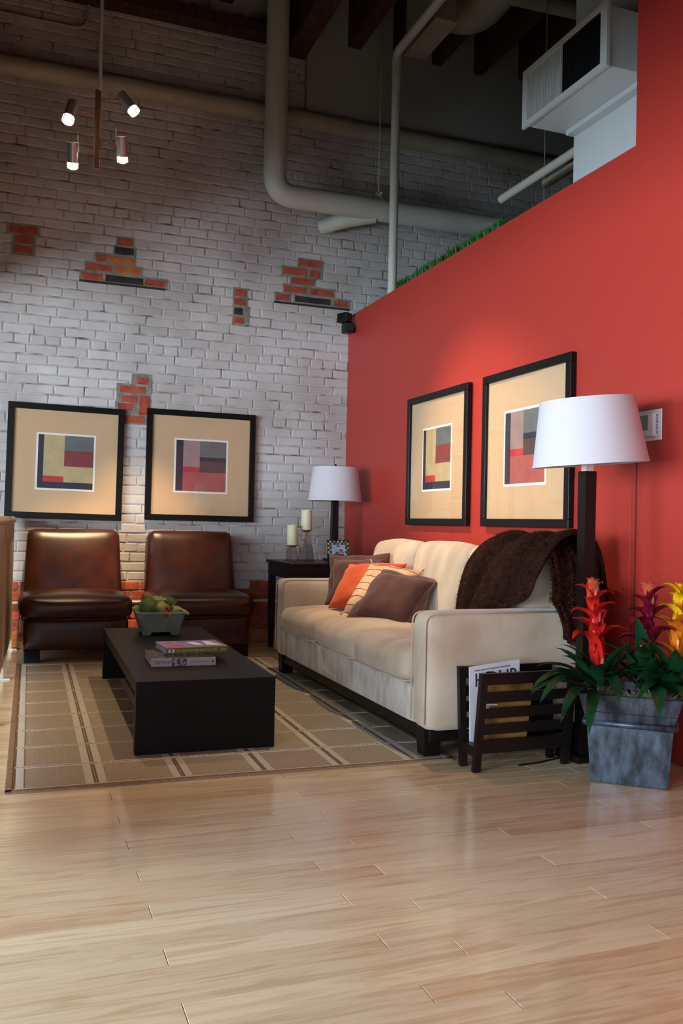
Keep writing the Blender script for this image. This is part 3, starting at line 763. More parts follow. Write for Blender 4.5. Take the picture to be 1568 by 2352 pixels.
# ------------------------------------------------------------------ leather slipper chairs
def slipper_chair(x0, label):
    W, y0 = 0.675, 6.035
    c = root('slipper_chair', label, 'chair', (x0+W/2, y0+0.35, 0.0), 0, 'brown leather slipper chairs by the brick wall')
    X0, X1 = x0, x0+W
    b = NB(); rounded(b, ((X0+X1)/2, y0+0.335, 0.185), (W/2-0.006, 0.325, 0.105), 0.03, 6, (0.004, 0.006, 0)); obj('base', b, m_leather, c, smooth=True)
    b = NB(); rounded(b, ((X0+X1)/2, y0+0.27, 0.358), (W/2+0.018, 0.29, 0.078), 0.06, 10, (0.014, 0.022, 0.032), wob=0.004, seed=x0); st = obj('seat', b, m_leather, c, smooth=True)
    b = NB(); tube(b, [(X0+0.0, y0-0.004, 0.284), (X1, y0-0.004, 0.284)], 0.005, 8)
    tube(b, [(X0-0.004, y0, 0.284), (X0-0.004, y0+0.6, 0.284)], 0.005, 8); tube(b, [(X1+0.004, y0, 0.284), (X1+0.004, y0+0.6, 0.284)], 0.005, 8)
    obj('piping', b, m_leather, c, smooth=True)
    M = Matrix.Rotation(-0.20, 4, 'X')
    b = NB(); rounded(b, ((X0+X1)/2, y0+0.555, 0.60), (W/2-0.012, 0.085, 0.262), 0.05, 10, (0.004, 0.03, 0.008), M=M, wob=0.004, seed=x0+5)
    for v in b.verts:
        tz = (v.co.z-0.38)/0.48
        v.co.x = (X0+X1)/2 + (v.co.x-(X0+X1)/2)*(1.02-0.055*max(0, min(1, tz)))
    obj('backrest', b, m_leather, c, smooth=True)
    for sx in (0, 1):
        for sy in (0, 1):
            xx = X0+0.01+sx*(W-0.12); yy = y0+0.02+sy*0.53
            b = NB(); box(b, xx, xx+0.10, yy, yy+0.06, 0.009 if yy < 6.02 else 0.0, 0.085, bev=0.004); obj('leg', b, m_foot, c)
    return c
slipper_chair(0.062, 'brown leather slipper chair beside the metal railing')
slipper_chair(0.895, 'brown leather slipper chair beside the dark side table')

# ------------------------------------------------------------------ coffee table
ct = root('coffee_table', 'low black waterfall coffee table on the rug', 'table', (0.772, 4.475, 0.0095), -0.020)
W2, L2, H2, TH = 0.286, 0.90, 0.291, 0.05
b = NB(); box(b, -W2, W2, -L2+TH, L2-TH, H2-TH, H2, bev=0.0006, seg=1); obj('tabletop', b, m_table, ct, world=False)
for s in (-1, 1):
    b = NB(); y = s*(L2-TH/2); box(b, -W2, W2, y-TH/2, y+TH/2, 0.0, H2, bev=0.0006, seg=1); obj('leg', b, m_table, ct, world=False)
TT = 0.3008

# bowl with arrangement
bw = root('planter_bowl', 'square celadon ceramic bowl with little feet on the coffee table', 'bowl', (0.785, 5.10, TT), -0.02)
b = NB()
def ringsq(bb, h, z, r=0.2):
    pts = []
    for q in range(4):
        sx, sy = ((1, 1), (-1, 1), (-1, -1), (1, -1))[q]
        for k in range(4):
            a = PI/2*q + PI/2*k/3
            pts.append((sx*h*(1-r) + h*r*math.cos(a), sy*h*(1-r) + h*r*math.sin(a), z))
    return [bb.verts.new(p) for p in pts]
rings = [ringsq(b, h, z) for h, z in ((0.098, 0.014), (0.104, 0.018), (0.133, 0.118), (0.141, 0.122), (0.141, 0.132), (0.128, 0.132), (0.118, 0.09))]
for i in range(len(rings)-1):
    for k in range(16): b.faces.new((rings[i][k], rings[i][(k+1) % 16], rings[i+1][(k+1) % 16], rings[i+1][k]))
b.faces.new(rings[0][::-1]); b.faces.new(rings[-1])
obj('bowl_body', b, m_celadon, bw, smooth=True, world=False, angle=40)
for sx in (-1, 1):
    for sy in (-1, 1):
        b = NB(); frustum(b, (sx*0.078, sy*0.078), 0.02, 0.028, 0.0, 0.024); obj('foot', b, m_celadon, bw, world=False)
def fuzzy_ball(bb, c, r, n, rg, flat=1.0, ln=0.02):
    for i in range(n):
        d = Vector((rg.gauss(0, 1), rg.gauss(0, 1), rg.gauss(0, 1))).normalized(); d.z *= flat
        p = Vector(c)+d*r*rg.uniform(0.75, 1.0); q = p + (d+Vector((rg.uniform(-1, 1), rg.uniform(-1, 1), rg.uniform(-1, 1)))*1.1).normalized()*ln
        s = d.orthogonal().normalized()*0.0012
        try: bb.faces.new((bb.verts.new(p-s), bb.verts.new(p+s), bb.verts.new(q)))
        except ValueError: pass
rgm = random.Random(5)
def blob(c, r, name, m, label, cat, fuzz=0, fl=0.8, seed=0):
    bb = NB(); bmesh.ops.create_icosphere(bb, subdivisions=3, radius=r)
    for v in bb.verts:
        v.co += v.co.normalized()*r*0.18*noise.noise(v.co*40+Vector((seed*5, 0, 0))); v.co.z *= fl; v.co += Vector(c)
    if fuzz: fuzzy_ball(bb, c, r, fuzz, rgm, fl)
    return bb
CB = (0.785, 5.10)
fa = root('dried_arrangement', 'dried arrangement of moss, pale roses and berries filling the bowl', 'arrangement', (CB[0], CB[1], TT+0.10))
o = obj('moss_bed', blob((CB[0], CB[1], TT+0.115), 0.085, '', None, '', '', 500, 0.5), m_mossgreen, fa, smooth=True)
for c, r, m, fz, nm in (((0.715, 5.05, 0.452), 0.052, m_mossgreen, 700, 'moss_ball'), ((0.845, 5.16, 0.460), 0.045, m_mossgreen, 600, 'moss_ball'), ((0.79, 5.035, 0.446), 0.038, m_arti, 90, 'artichoke')):
    obj(nm, blob(c, r, '', None, '', '', fz, 1.0, c[0]), m, fa, smooth=True)
def rose(c, r):
    bb = NB()
    for ring, (n, rr, hh, tilt) in enumerate(((3, 0.25, 0.9, 0.1), (4, 0.5, 0.95, 0.25), (5, 0.78, 0.85, 0.5), (6, 1.0, 0.6, 0.9))):
        for k in range(n):
            a = 2*PI*k/n + ring*0.5; half = PI/n*1.25; g = []
            for u in range(4):
                aa = a - half + 2*half*u/3; edge = 1-abs(u-1.5)/1.5*0.25
                col_ = []
                for w in range(3):
                    t = w/2; rad = r*rr*(0.55+0.45*t) + r*0.2*tilt*t*t
                    col_.append(bb.verts.new((c[0]+rad*math.cos(aa), c[1]+rad*math.sin(aa), c[2]-r*0.55 + r*1.25*hh*t*edge)))
                g.append(col_)
            for u in range(3):
                for w in range(2): bb.faces.new((g[u][w], g[u+1][w], g[u+1][w+1], g[u][w+1]))
    return bb
for c, r in (((0.782, 5.11, 0.488), 0.040), ((0.668, 5.10, 0.445), 0.030), ((0.868, 5.04, 0.440), 0.036)):
    obj('rose', rose(c, r), m_rose, fa, smooth=True)
for c in ((0.823, 4.985, 0.443), (0.830, 4.972, 0.428), (0.812, 4.99, 0.452), (0.838, 4.985, 0.455)):
    b = NB(); bmesh.ops.create_icosphere(b, subdivisions=2, radius=0.0095, matrix=Matrix.Translation(c)); obj('berry', b, m_berry, fa, smooth=True)
m_dryleaf = mat('dry_russet_leaf', L(150, 74, 40), 0.7)
for k in range(7):
    b = NB(); c = Vector((0.82+0.006*k-0.02, 4.962, 0.425)); d = Vector((rgm.uniform(-1, 1), -0.3, rgm.uniform(-1, 0.5))).normalized()*0.03
    s = d.orthogonal().normalized()*0.006; b.faces.new([b.verts.new(p) for p in (c, c+d*0.5+s, c+d, c+d*0.5-s)]); obj('dry_leaf', b, m_dryleaf, fa)
for k in range(6):
    b = NB(); c = Vector((0.905+0.004*k, 5.0-0.004*k, 0.436-0.003*k)); bmesh.ops.create_icosphere(b, subdivisions=1, radius=0.012, matrix=Matrix.Translation(c)); obj('bud', b, m_arti, fa, smooth=True)

# books
def book(label, loc, rz, w, d, t, cov, spine, page):
    r = root('book', label, 'book', loc, rz, 'books stacked on the coffee table')
    b = NB(); box(b, -w/2, w/2, -d/2, d/2, 0, 0.003); box(b, -w/2, w/2, -d/2, d/2, t-0.003, t); obj('cover', b, cov, r, world=False)
    b = NB(); box(b, -w/2, w/2, -d/2-0.003, -d/2+0.0005, 0, t, bev=0.0012); obj('spine', b, spine, r, world=False)
    b = NB(); box(b, -w/2+0.004, w/2-0.004, -d/2, d/2-0.004, 0.003, t-0.003); obj('pages', b, page, r, world=False)
    return r
m_pages = mat('book_pages', L(214, 224, 232), 0.8, c2=L(196, 204, 214), vs=30, vstr=(1, 1, 30))
m_bkblack = mat('black_book_cover', L(16, 17, 20), 0.3, c2=L(34, 36, 40), vs=14, lo=0.55, hi=0.7)
m_bkgrey = mat('grey_book_spine', L(176, 180, 180), 0.35)
m_bkphoto = mat('spine_photo', L(70, 60, 60), 0.4, c2=L(180, 170, 166), vs=90, lo=0.45, hi=0.6)
m_bkpurple = mat('lilac_book_cover', L(120, 106, 190), 0.3, c2=L(150, 150, 214), vs=10, lo=0.4, hi=0.7)
m_bkolive = mat('olive_book_spine', L(116, 116, 52), 0.4)
m_ink = mat('dark_grey_ink', L(70, 76, 76), 0.6)
m_inkpale = mat('pale_ink', L(196, 196, 150), 0.6)
m_inkwhite = mat('white_ink', L(230, 230, 240), 0.5)
m_inkred = mat('red_ink', L(200, 50, 60), 0.5)
bk = book('thick grey spined book lying lowest on the coffee table', (0.722, 4.062, TT), -0.03, 0.287, 0.27, 0.036, m_bkblack, m_bkgrey, m_pages)
WMb = WM[bk.name]
def on_spine(x, z, d): return WMb @ basis((x, -d/2-0.0031, z), (1, 0, 0), (0, 0, 1))
text('title_lettering', 'DETROIT', 0.019, m_ink, bk, on_spine(-0.128, 0.0115, 0.27))
b = NB(); box(b, -0.052, 0.013, -0.1384, -0.137, 0.001, 0.0352); obj('photo_band', b, m_bkphoto, bk, world=False)
b = NB(); xx = 0.03
for w in (0.006, 0.014, 0.004, 0.011, 0.009, 0.013): box(b, xx, xx+w, -0.1384, -0.137, 0.0155, 0.0185); xx += w+0.003
obj('fine_print', b, m_ink, bk, world=False)
b = NB(); box(b, 0.127, 0.133, -0.1385, -0.137, 0.012, 0.023); obj('publisher_mark', b, m_ink, bk, world=False)
b = NB()
for q in range(9):
    x0_ = -0.11+0.026*q
    tube(b, [(x0_+0.006*math.sin(3*t+q), -0.06+0.14*t, 0.0364) for t in [i/7 for i in range(8)]], 0.0016, 4)
    if q % 3: tube(b, [(x0_+0.012*math.cos(t*6), 0.02+0.03*math.sin(t*6)-0.02*(q % 2), 0.0364) for t in [i/9 for i in range(10)]], 0.0014, 4)
obj('cover_script', b, mat('silver_ink', L(120, 126, 130), 0.3), bk, world=False)
bk2 = book('olive spined book with a lilac cover on top of the grey one', (0.795, 4.165, TT+0.0365), 0.075, 0.292, 0.225, 0.028, m_bkpurple, m_bkolive, m_pages)
WMb = WM[bk2.name]
text('title_lettering', 'THE INTERNATIONAL BOOK OF LOFTS', 0.0132, m_inkpale, bk2, on_spine(-0.100, 0.0095, 0.225), sx=0.82)
b = NB(); box(b, -0.136, -0.108, -0.1162, -0.115, 0.007, 0.021); obj('publisher_mark', b, m_inkwhite, bk2, world=False)
b = NB(); box(b, -0.126, -0.118, -0.1164, -0.115, 0.009, 0.019); obj('publisher_mark', b, m_inkred, bk2, world=False)
b = NB(); box(b, 0.115, 0.121, -0.1162, -0.115, 0.009, 0.018); box(b, 0.126, 0.129, -0.1162, -0.115, 0.009, 0.018); obj('publisher_mark', b, m_inkpale, bk2, world=False)
b = NB()
for pts in (((0.005, -0.04), (0.05, -0.06), (0.03, 0.06), (-0.01, 0.06)), ((0.06, -0.06), (0.13, -0.07), (0.10, 0.07), (0.07, 0.07))):
    b.faces.new([b.verts.new((x, y, 0.0283)) for x, y in pts])
obj('cover_graphic', b, m_inkwhite, bk2, world=False)
b = NB()
for pts in (((-0.125, 0.02), (-0.085, 0.02), (-0.085, 0.07), (-0.125, 0.07)), ((-0.11, -0.03), (-0.06, -0.03), (-0.06, 0.0), (-0.11, 0.0)), ((-0.09, -0.07), (-0.05, -0.07), (-0.05, -0.045), (-0.09, -0.045))):
    b.faces.new([b.verts.new((x, y, 0.0283)) for x, y in pts])
obj('cover_graphic', b, m_inkred, bk2, world=False)
#--PART3--

# ------------------------------------------------------------------ sofa
so = root('sofa', 'three seat beige suede sofa against the red wall', 'sofa', (2.02, 4.28, 0))
SY0, SY1 = 3.182, 5.372
AI0, AI1 = 3.345, 5.208
def arm_mesh(y0, y1):
    bb = NB(); rounded(bb, (1.985, (y0+y1)/2, 0.358), (0.43, (y1-y0)/2, 0.238), 0.045, 10, (0, 0.004, 0.006), wob=0.004, seed=y0)
    return bb
for y0, y1 in ((SY0, AI0), (AI1, SY1)):
    a = obj('arm', arm_mesh(y0, y1), m_suede, so, smooth=True)
    b = NB()
    for yy in (y0+0.018, y1-0.018):
        tube(b, fillet([(1.552, yy, 0.15), (1.552, yy, 0.592), (2.40, yy, 0.594)], 0.05, 6), 0.0035, 6)
    obj('arm_seam', b, m_suede, a, smooth=True)
b = NB(); rounded(b, (1.985, (AI0+AI1)/2, 0.202), (0.41, (AI1-AI0)/2+0.01, 0.080), 0.015, 6, (0.0, 0, 0)); obj('front_rail', b, m_suede_d, so, smooth=True)
b = NB(); rounded(b, (2.325, (SY0+SY1)/2, 0.44), (0.09, (SY1-SY0)/2-0.03, 0.315), 0.05, 8); obj('back_frame', b, m_suede, so, smooth=True)
cw = (AI1-AI0)/3
for i in range(3):
    yc = AI0 + cw*(i+0.5)
    b = NB(); rounded(b, (1.86, yc, 0.360), (0.325, cw/2-0.007, 0.074), 0.05, 14, (0.022, 0.0, 0.030), wob=0.009, seed=i)
    s = obj('seat_cushion', b, m_suede, so, smooth=True)
    b = NB()
    for z in (0.300,):
        tube(b, fillet([(2.1, yc-cw/2+0.012, z), (1.533, yc-cw/2+0.012, z), (1.518, yc, z), (1.533, yc+cw/2-0.012, z), (2.1, yc+cw/2-0.012, z)], 0.03, 6), 0.003, 6)
    obj('cushion_piping', b, m_suede, s, smooth=True)
    M = Matrix.Rotation(0.20, 4, 'Y')
    b = NB(); rounded(b, (2.195, yc, 0.622), (0.095, cw/2-0.001, 0.225), 0.06, 11, (0.026, 0.0, 0.016), M=M, wob=0.010, seed=10+i)
    s = obj('back_cushion', b, m_suede, so, smooth=True)
b = NB(); box(b, 1.585, 2.39, SY0+0.03, SY1-0.03, 0.075, 0.124, bev=0.003); obj('plinth', b, m_foot, so)
for x0, x1 in ((1.575, 1.655), (2.32, 2.40)):
    for y0, y1 in ((SY0+0.058, SY0+0.141), (SY1-0.095, SY1-0.012)):
        on_rug = x0 < 1.7
        b = NB()
        v = frustum(b, ((x0+x1)/2, (y0+y1)/2), (0.034, 0.034), (0.041, 0.042), 0.0105 if on_rug else 0.0, 0.1235)
        obj('foot', b, m_foot, so)

# ------------------------------------------------------------------ pillows
def pillow(name, label, m, BL, TL, TR, t, flange=0.0, stripes=False, seed=0):
    """soft cushion spanned by three of its corner points"""
    BL, TL, TR = Vector(BL), Vector(TL), Vector(TR)
    X = (TR-TL); Y = (TL-BL); w, h = X.length - 2*flange, Y.length - 2*flange
    X.normalize(); Y.normalize(); Z = X.cross(Y).normalized(); centre = BL + (TR-TL)/2 + (TL-BL)/2
    Mx = Matrix.Identity(4)
    for i in range(3): Mx[i][0] = X[i]; Mx[i][1] = Y[i]; Mx[i][2] = Z[i]; Mx[i][3] = centre[i]
    r = root(name, label, 'pillow', centre, 0, 'throw pillows on the sofa')
    n = 18; bb = NB(); g = {}
    def shape(u, v):
        k = 0.075
        x = w/2*u*(1 - k*(1-v*v)*abs(u)**1.5); y = h/2*v*(1 - k*(1-u*u)*abs(v)**1.5)
        return x, y
    for s in (1, -1):
        for i in range(n+1):
            for j in range(n+1):
                u = math.sin((i/n*2-1)*PI/2); v = math.sin((j/n*2-1)*PI/2)
                edge = i in (0, n) or j in (0, n)
                if edge and s == -1: g[s, i, j] = g[1, i, j]; continue
                x, y = shape(u, v)
                th = t/2*((1-u**4)*(1-v**4))**0.55
                q = Vector((x, y, s*th))
                q += 0.010*noise.noise_vector(Vector((u*2.2+seed*3, v*2.2, s*0.6)))*(0.25 if edge else 1)
                q.z += 0.012*noise.noise(Vector((u*3+seed, v*3, 5)))*(1-max(abs(u), abs(v))**4)
                g[s, i, j] = bb.verts.new(q)
        for i in range(n):
            for j in range(n):
                f = [g[s, i, j], g[s, i+1, j], g[s, i+1, j+1], g[s, i, j+1]]
                try: bb.faces.new(f if s == 1 else f[::-1])
                except ValueError: pass
    bb.transform(Mx)
    body = obj('pillow_body', bb, m, r, smooth=True)
    if flange:
        bb = NB(); ring = []
        pts = []
        for i in range(n): pts.append((-1+2*i/n, -1))
        for i in range(n): pts.append((1, -1+2*i/n))
        for i in range(n): pts.append((1-2*i/n, 1))
        for i in range(n): pts.append((-1, 1-2*i/n))
        for layer in (0.0025, -0.0025):
            A, B = [], []
            for k, (u, v) in enumerate(pts):
                x, y = shape(u, v); wv = 0.008*math.sin(k*0.7+seed)
                A.append(bb.verts.new((x*0.97, y*0.97, layer)))
                d = Vector((u if abs(u) > abs(v)-0.01 else u**3, v if abs(v) > abs(u)-0.01 else v**3, 0))
                B.append(bb.verts.new((x + flange*d.x, y + flange*d.y, layer + wv)))
            ring.append((A, B))
        N = len(pts)
        for A, B in ring:
            for k in range(N): bb.faces.new((A[k], A[(k+1) % N], B[(k+1) % N], B[k]))
        for k in range(N): bb.faces.new((ring[0][1][k], ring[0][1][(k+1) % N], ring[1][1][(k+1) % N], ring[1][1][k]))
        bb.transform(Mx); obj('flange', bb, m, r, smooth=True)
    if stripes:
        bb = NB()
        for q in range(7):
            v = -0.84 + 0.28*q
            pts = []
            for i in range(25):
                u = -1 + 2*i/24
                x, y = shape(u, v); th = t/2*max(0, (1-u**4)*(1-v**4))**0.55
                qv = Vector((x, y, th)) + 0.010*noise.noise_vector(Vector((u*2.2+seed*3, v*2.2, 0.6)))
                qv.z += 0.012*noise.noise(Vector((u*3+seed, v*3, 5)))*(1-max(abs(u), abs(v))**4) + 0.0008
                pts.append(qv)
            tube(bb, pts, 0.0017, 5)
        bb.transform(Mx); obj('stripe', bb, m_seam, r)
        bb = NB()
        for sx_, sy_ in ((1, 1), (-1, -1), (1, -1), (-1, 1)):
            for q in range(6):
                a = rgm.uniform(-0.6, 0.6)
                p = Vector((sx_*w/2*0.97, sy_*h/2*0.97, 0)); d = Vector((sx_*math.cos(a)-sy_*math.sin(a)*0.3, sy_*math.cos(a), rgm.uniform(-0.4, 0.4))).normalized()*0.035
                tube(bb, [p, p+d*0.5+Vector((0, 0, 0.004)), p+d], 0.0022, 5)
        bb.transform(Mx); obj('tassel', bb, m, r)
    return r
PIL = [((1.745, 4.97, 0.460), (1.806, 5.08, 0.757), (2.089, 4.80, 0.777)), ((1.69, 4.76, 0.462), (1.854, 4.87, 0.709), (2.08, 4.54, 0.733)),
       ((1.71, 4.56, 0.462), (1.92, 4.68, 0.729), (2.083, 4.36, 0.697)), ((1.66, 4.40, 0.447), (1.903, 4.50, 0.706), (2.102, 4.16, 0.668))]
pillow('throw_pillow', 'brown linen pillow at the back, leaning in the sofa corner', m_brownfab, PIL[0][0], PIL[0][1], PIL[0][2], 0.14, 0.03, seed=1)
pillow('throw_pillow', 'plain orange pillow wedged between brown and striped ones', m_orange, PIL[1][0], PIL[1][1], PIL[1][2], 0.13, 0, seed=2)
pillow('throw_pillow', 'cream striped pillow with tasselled corners behind the front brown one', m_cream, PIL[2][0], PIL[2][1], PIL[2][2], 0.12, 0, True, seed=3)
pillow('throw_pillow', 'brown linen pillow lying foremost on the seat cushions', m_brownfab, PIL[3][0], PIL[3][1], PIL[3][2], 0.14, 0.03, seed=4)

# ------------------------------------------------------------------ fur throw
def sheet(fn, nu, nv, thick=0.012):
    bb = NB(); g = {}
    P = [[Vector(fn(i/nu, j/nv)) for j in range(nv+1)] for i in range(nu+1)]
    for s in (0, 1):
        for i in range(nu+1):
            for j in range(nv+1):
                du = P[min(i+1, nu)][j]-P[max(i-1, 0)][j]; dv = P[i][min(j+1, nv)]-P[i][max(j-1, 0)]
                nrm = du.cross(dv); nrm = nrm.normalized() if nrm.length > 1e-9 else Vector((0, 0, 1))
                g[s, i, j] = bb.verts.new(P[i][j] - nrm*thick*s)
    for i in range(nu):
        for j in range(nv):
            bb.faces.new((g[0, i, j], g[0, i+1, j], g[0, i+1, j+1], g[0, i, j+1])); bb.faces.new((g[1, i, j], g[1, i, j+1], g[1, i+1, j+1], g[1, i+1, j]))
    for i in range(nu):
        for j in (0, nv): bb.faces.new((g[0, i, j], g[1, i, j], g[1, i+1, j], g[0, i+1, j]))
    for j in range(nv):
        for i in (0, nu): bb.faces.new((g[0, i, j], g[0, i, j+1], g[1, i, j+1], g[1, i, j]))
    bmesh.ops.recalc_face_normals(bb, faces=bb.faces)
    return bb
def poly(path, t):
    """smooth point on a polyline with parameter t"""
    n = len(path)-1; s = min(max(t, 0), 0.99999)*n; i = int(s); f = s-i
    p = [Vector(path[max(0, min(n, i+k))]) for k in (-1, 0, 1, 2)]
    return 0.5*((2*p[1]) + (p[2]-p[0])*f + (2*p[0]-5*p[1]+4*p[2]-p[3])*f*f + (3*p[1]-p[0]-3*p[2]+p[3])*f**3)
tw = root('throw_blanket', 'dark brown faux fur throw draped over the sofa back and arm', 'blanket', (2.25, 3.5, 0.87))
LEFT = [(2.03, 3.78, 0.475), (2.045, 3.78, 0.60), (2.085, 3.77, 0.74), (2.15, 3.75, 0.84), (2.23, 3.72, 0.872), (2.31, 3.68, 0.86), (2.39, 3.66, 0.80), (2.435, 3.66, 0.62)]
RIGHT = [(2.02, 3.375, 0.475), (2.04, 3.355, 0.57), (2.075, 3.21, 0.635), (2.105, 3.185, 0.72), (2.15, 3.185, 0.81), (2.22, 3.20, 0.865), (2.31, 3.21, 0.86), (2.39, 3.22, 0.80), (2.435, 3.22, 0.6)]
def main_fn(u, v):
    a = poly(LEFT, u); c = poly(RIGHT, u)
    p = a.lerp(c, v)
    vv = v + 0.10*noise.noise(Vector((u*2.2, v*2.5, 4)))
    bulge = 0.024*math.sin(vv*PI*4.4 + 2.6*u) + 0.014*math.sin(vv*PI*9.1+2.0+u*4) + 0.022*noise.noise(Vector((u*3, v*4, 2)))
    n = Vector((-0.8, -0.1, 0.3)).lerp(Vector((0, 0, 1)), min(1, max(0, (u-0.35)*3)))
    return p + n*(max(bulge, -0.016) + 0.036)
ta = obj('drape', sheet(main_fn, 60, 44), m_fur, tw, smooth=True)
PA = [(2.14, 3.30, 0.872), (2.115, 3.215, 0.815), (2.13, 3.20, 0.72), (2.135, 3.20, 0.645), (2.13, 3.19, 0.620), (2.13, 3.165, 0.60), (2.145, 3.155, 0.54), (2.15, 3.150, 0.49)]
PB = [(2.42, 3.42, 0.86), (2.41, 3.32, 0.82), (2.38, 3.25, 0.75), (2.345, 3.20, 0.68), (2.325, 3.17, 0.61), (2.315, 3.155, 0.54), (2.315, 3.150, 0.47), (2.325, 3.145, 0.40)]
def arm_fn(u, v):
    a = poly(PA, u); c = poly(PB, u)
    p = a.lerp(c, v)
    bulge = 0.016*math.sin(v*PI*4.5+0.4) + 0.010*math.sin(v*PI*9+u*2) + 0.010*noise.noise(Vector((u*4, v*3, 8)))
    n = Vector((-0.35, -0.8, 0.45)).lerp(Vector((0, -1, 0.1)), min(1, max(0, (u-0.6)*4)))
    return p + n.normalized()*(bulge+0.02)
tb = obj('arm_drape', sheet(arm_fn, 60, 36), m_fur, tw, smooth=True)
hv, hf = [], []
rh = random.Random(21)
for fn, cnt in ((main_fn, 26000), (arm_fn, 16000)):
    for _ in range(cnt):
        u, v = rh.random(), rh.random()
        p = Vector(fn(u, v)); e = 0.004
        d1 = Vector(fn(min(1, u+e), v))-Vector(fn(max(0, u-e), v)); d2 = Vector(fn(u, min(1, v+e)))-Vector(fn(u, max(0, v-e)))
        n = d1.cross(d2)
        if n.length < 1e-10: continue
        n.normalize()
        if n.dot(Vector((-0.7, -0.3, 0.6)) if fn is main_fn else Vector((-0.2, -0.9, 0.4))) < 0: n = -n
        p = p + n*0.0095
        d = (n*0.6 + Vector((rh.uniform(-1, 1), rh.uniform(-1, 1), rh.uniform(-1.2, 0.5)))*0.65).normalized()*rh.uniform(0.008, 0.018)
        s = d.orthogonal().normalized()*0.0012
        k = len(hv); hv += [p-s, p+s, p+d]; hf.append((k, k+1, k+2))
me = bpy.data.meshes.new('fur_pile'); me.from_pydata([tuple(WM[tw.name].inverted() @ v) for v in hv], [], hf); me.materials.append(m_hair)
o = bpy.data.objects.new('fur_pile', me); col.objects.link(o); o.parent = tw; o['kind'] = 'stuff'

# ------------------------------------------------------------------ side table and the things on it
st = root('side_table', 'dark espresso side table in the corner behind the sofa', 'table', (2.11, 6.195, 0))
TX0, TX1, TY0, TY1, TZ = 1.805, 2.42, 5.875, 6.525, 0.664
b = NB(); box(b, TX0, TX1, TY0, TY1, TZ-0.022, TZ, bev=0.005); obj('tabletop', b, m_espresso, st)
for x0, x1, y0, y1 in ((TX0+0.03, TX1-0.03, TY0+0.02, TY0+0.04), (TX0+0.03, TX1-0.03, TY1-0.04, TY1-0.02), (TX0+0.02, TX0+0.04, TY0+0.03, TY1-0.03), (TX1-0.04, TX1-0.02, TY0+0.03, TY1-0.03)):
    b = NB(); box(b, x0, x1, y0, y1, TZ-0.115, TZ-0.0215); obj('apron', b, m_espresso, st)
for x in (TX0+0.038, TX1-0.038):
    for y in (TY0+0.038, TY1-0.038):
        b = NB(); frustum(b, (x, y), 0.015, 0.025, 0, TZ-0.0215); obj('leg', b, m_espresso, st)
for x in (TX0+0.038, TX1-0.038):
    b = NB(); box(b, x-0.010, x+0.010, TY0+0.05, TY1-0.05, 0.165, 0.185); obj('stretcher', b, m_espresso, st)

def shade(bb_m, r, c, r0, r1, z0, z1, tilt=0.0, ax='Y'):
    M = Matrix.Translation((c[0], c[1], (z0+z1)/2)) @ Matrix.Rotation(tilt, 4, ax)
    h = (z1-z0)/2
    b = NB(); open_lathe(b, [(r0, -h), (r1, h), (r1-0.003, h), (r0-0.003, -h), (r0, -h)], 48, M)
    s = obj('lamp_shade', b, m_shade, r, smooth=True, angle=40)
    b = NB()
    k = (r1-r0)/(2*h)
    open_lathe(b, [(r0+0.0015, -h-0.0005), (r0+0.0015+k*0.012, -h+0.012)], 48, M); open_lathe(b, [(r1+0.0015-k*0.012, h-0.012), (r1+0.0015, h+0.0005)], 48, M)
    obj('shade_trim', b, m_shade, s, smooth=True, angle=40)
    b = NB()
    for q in range(3):
        a = 2*PI*q/3
        tube(b, [M @ Vector((0, 0, h*0.75)), M @ Vector(((r1-0.002)*math.cos(a), (r1-0.002)*math.sin(a), h*0.92))], 0.0025, 6)
    obj('shade_spider', b, m_metal, s)
    return s
tl = root('table_lamp', 'dark wood table lamp with white drum shade on the side table', 'lamp', (2.275, 6.31, TZ))
b = NB(); frustum(b, (2.275, 6.31), 0.065, 0.065, TZ, TZ+0.018); obj('lamp_base', b, m_espresso, tl)
b = NB(); frustum(b, (2.275, 6.31), 0.027, 0.023, TZ+0.018, 1.125); obj('lamp_post', b, m_espresso, tl)
b = NB(); tube(b, [(2.275, 6.31, 1.12), (2.275, 6.31, 1.385)], 0.006, 8); lathe(b, [(0.010, 1.385), (0.008, 1.395), (0.003, 1.40)], (2.275, 6.31), 10); obj('lamp_stem', b, m_espresso, tl)
shade(None, tl, (2.275, 6.31), 0.205, 0.172, 1.118, 1.372)

def candle(x, y, hh, label):
    r = root('pillar_candle', label, 'candle', (x, y, TZ+hh+0.004), 0, 'ivory pillar candles on the side table')
    z0 = TZ+hh+0.0042; z1 = z0+0.148
    b = NB(); lathe(b, [(0.0385, z0), (0.040, z0+0.003), (0.040, z1-0.004), (0.0375, z1), (0.030, z1-0.003), (0.010, z1-0.008)], (x, y), 24)
    for v in b.verts:
        if v.co.z > z1-0.006: v.co.z += 0.004*math.sin(3*math.atan2(v.co.y-y, v.co.x-x))
    obj('wax', b, m_candle, r, smooth=True, angle=50)
    b = NB(); tube(b, [(x, y, z1-0.012), (x+0.002, y, z1+0.006)], 0.0015, 5); obj('wick', b, m_black, r)
def holder(x, y, hh, w0, label):
    r = root('candle_holder', label, 'candle holder', (x, y, TZ), 0.4, 'clear glass candle holders')
    b = NB(); frustum(b, (0, 0), w0, 0.021, 0.0, hh-0.012); obj('glass_foot', b, m_crystal, r, world=False)
    b = NB(); frustum(b, (0, 0), 0.018, 0.02, hh-0.0125, hh-0.002); lathe(b, [(0.045, hh-0.002), (0.047, hh+0.001), (0.045, hh+0.004)], n=24); obj('drip_plate', b, m_bronze, r, world=False)
holder(1.905, 6.18, 0.115, 0.036, 'short clear glass candle holder on the side table')
candle(1.905, 6.18, 0.115, 'ivory pillar candle on the short glass holder')
holder(2.018, 6.20, 0.228, 0.045, 'tall clear glass candle holder beside the dark lamp')
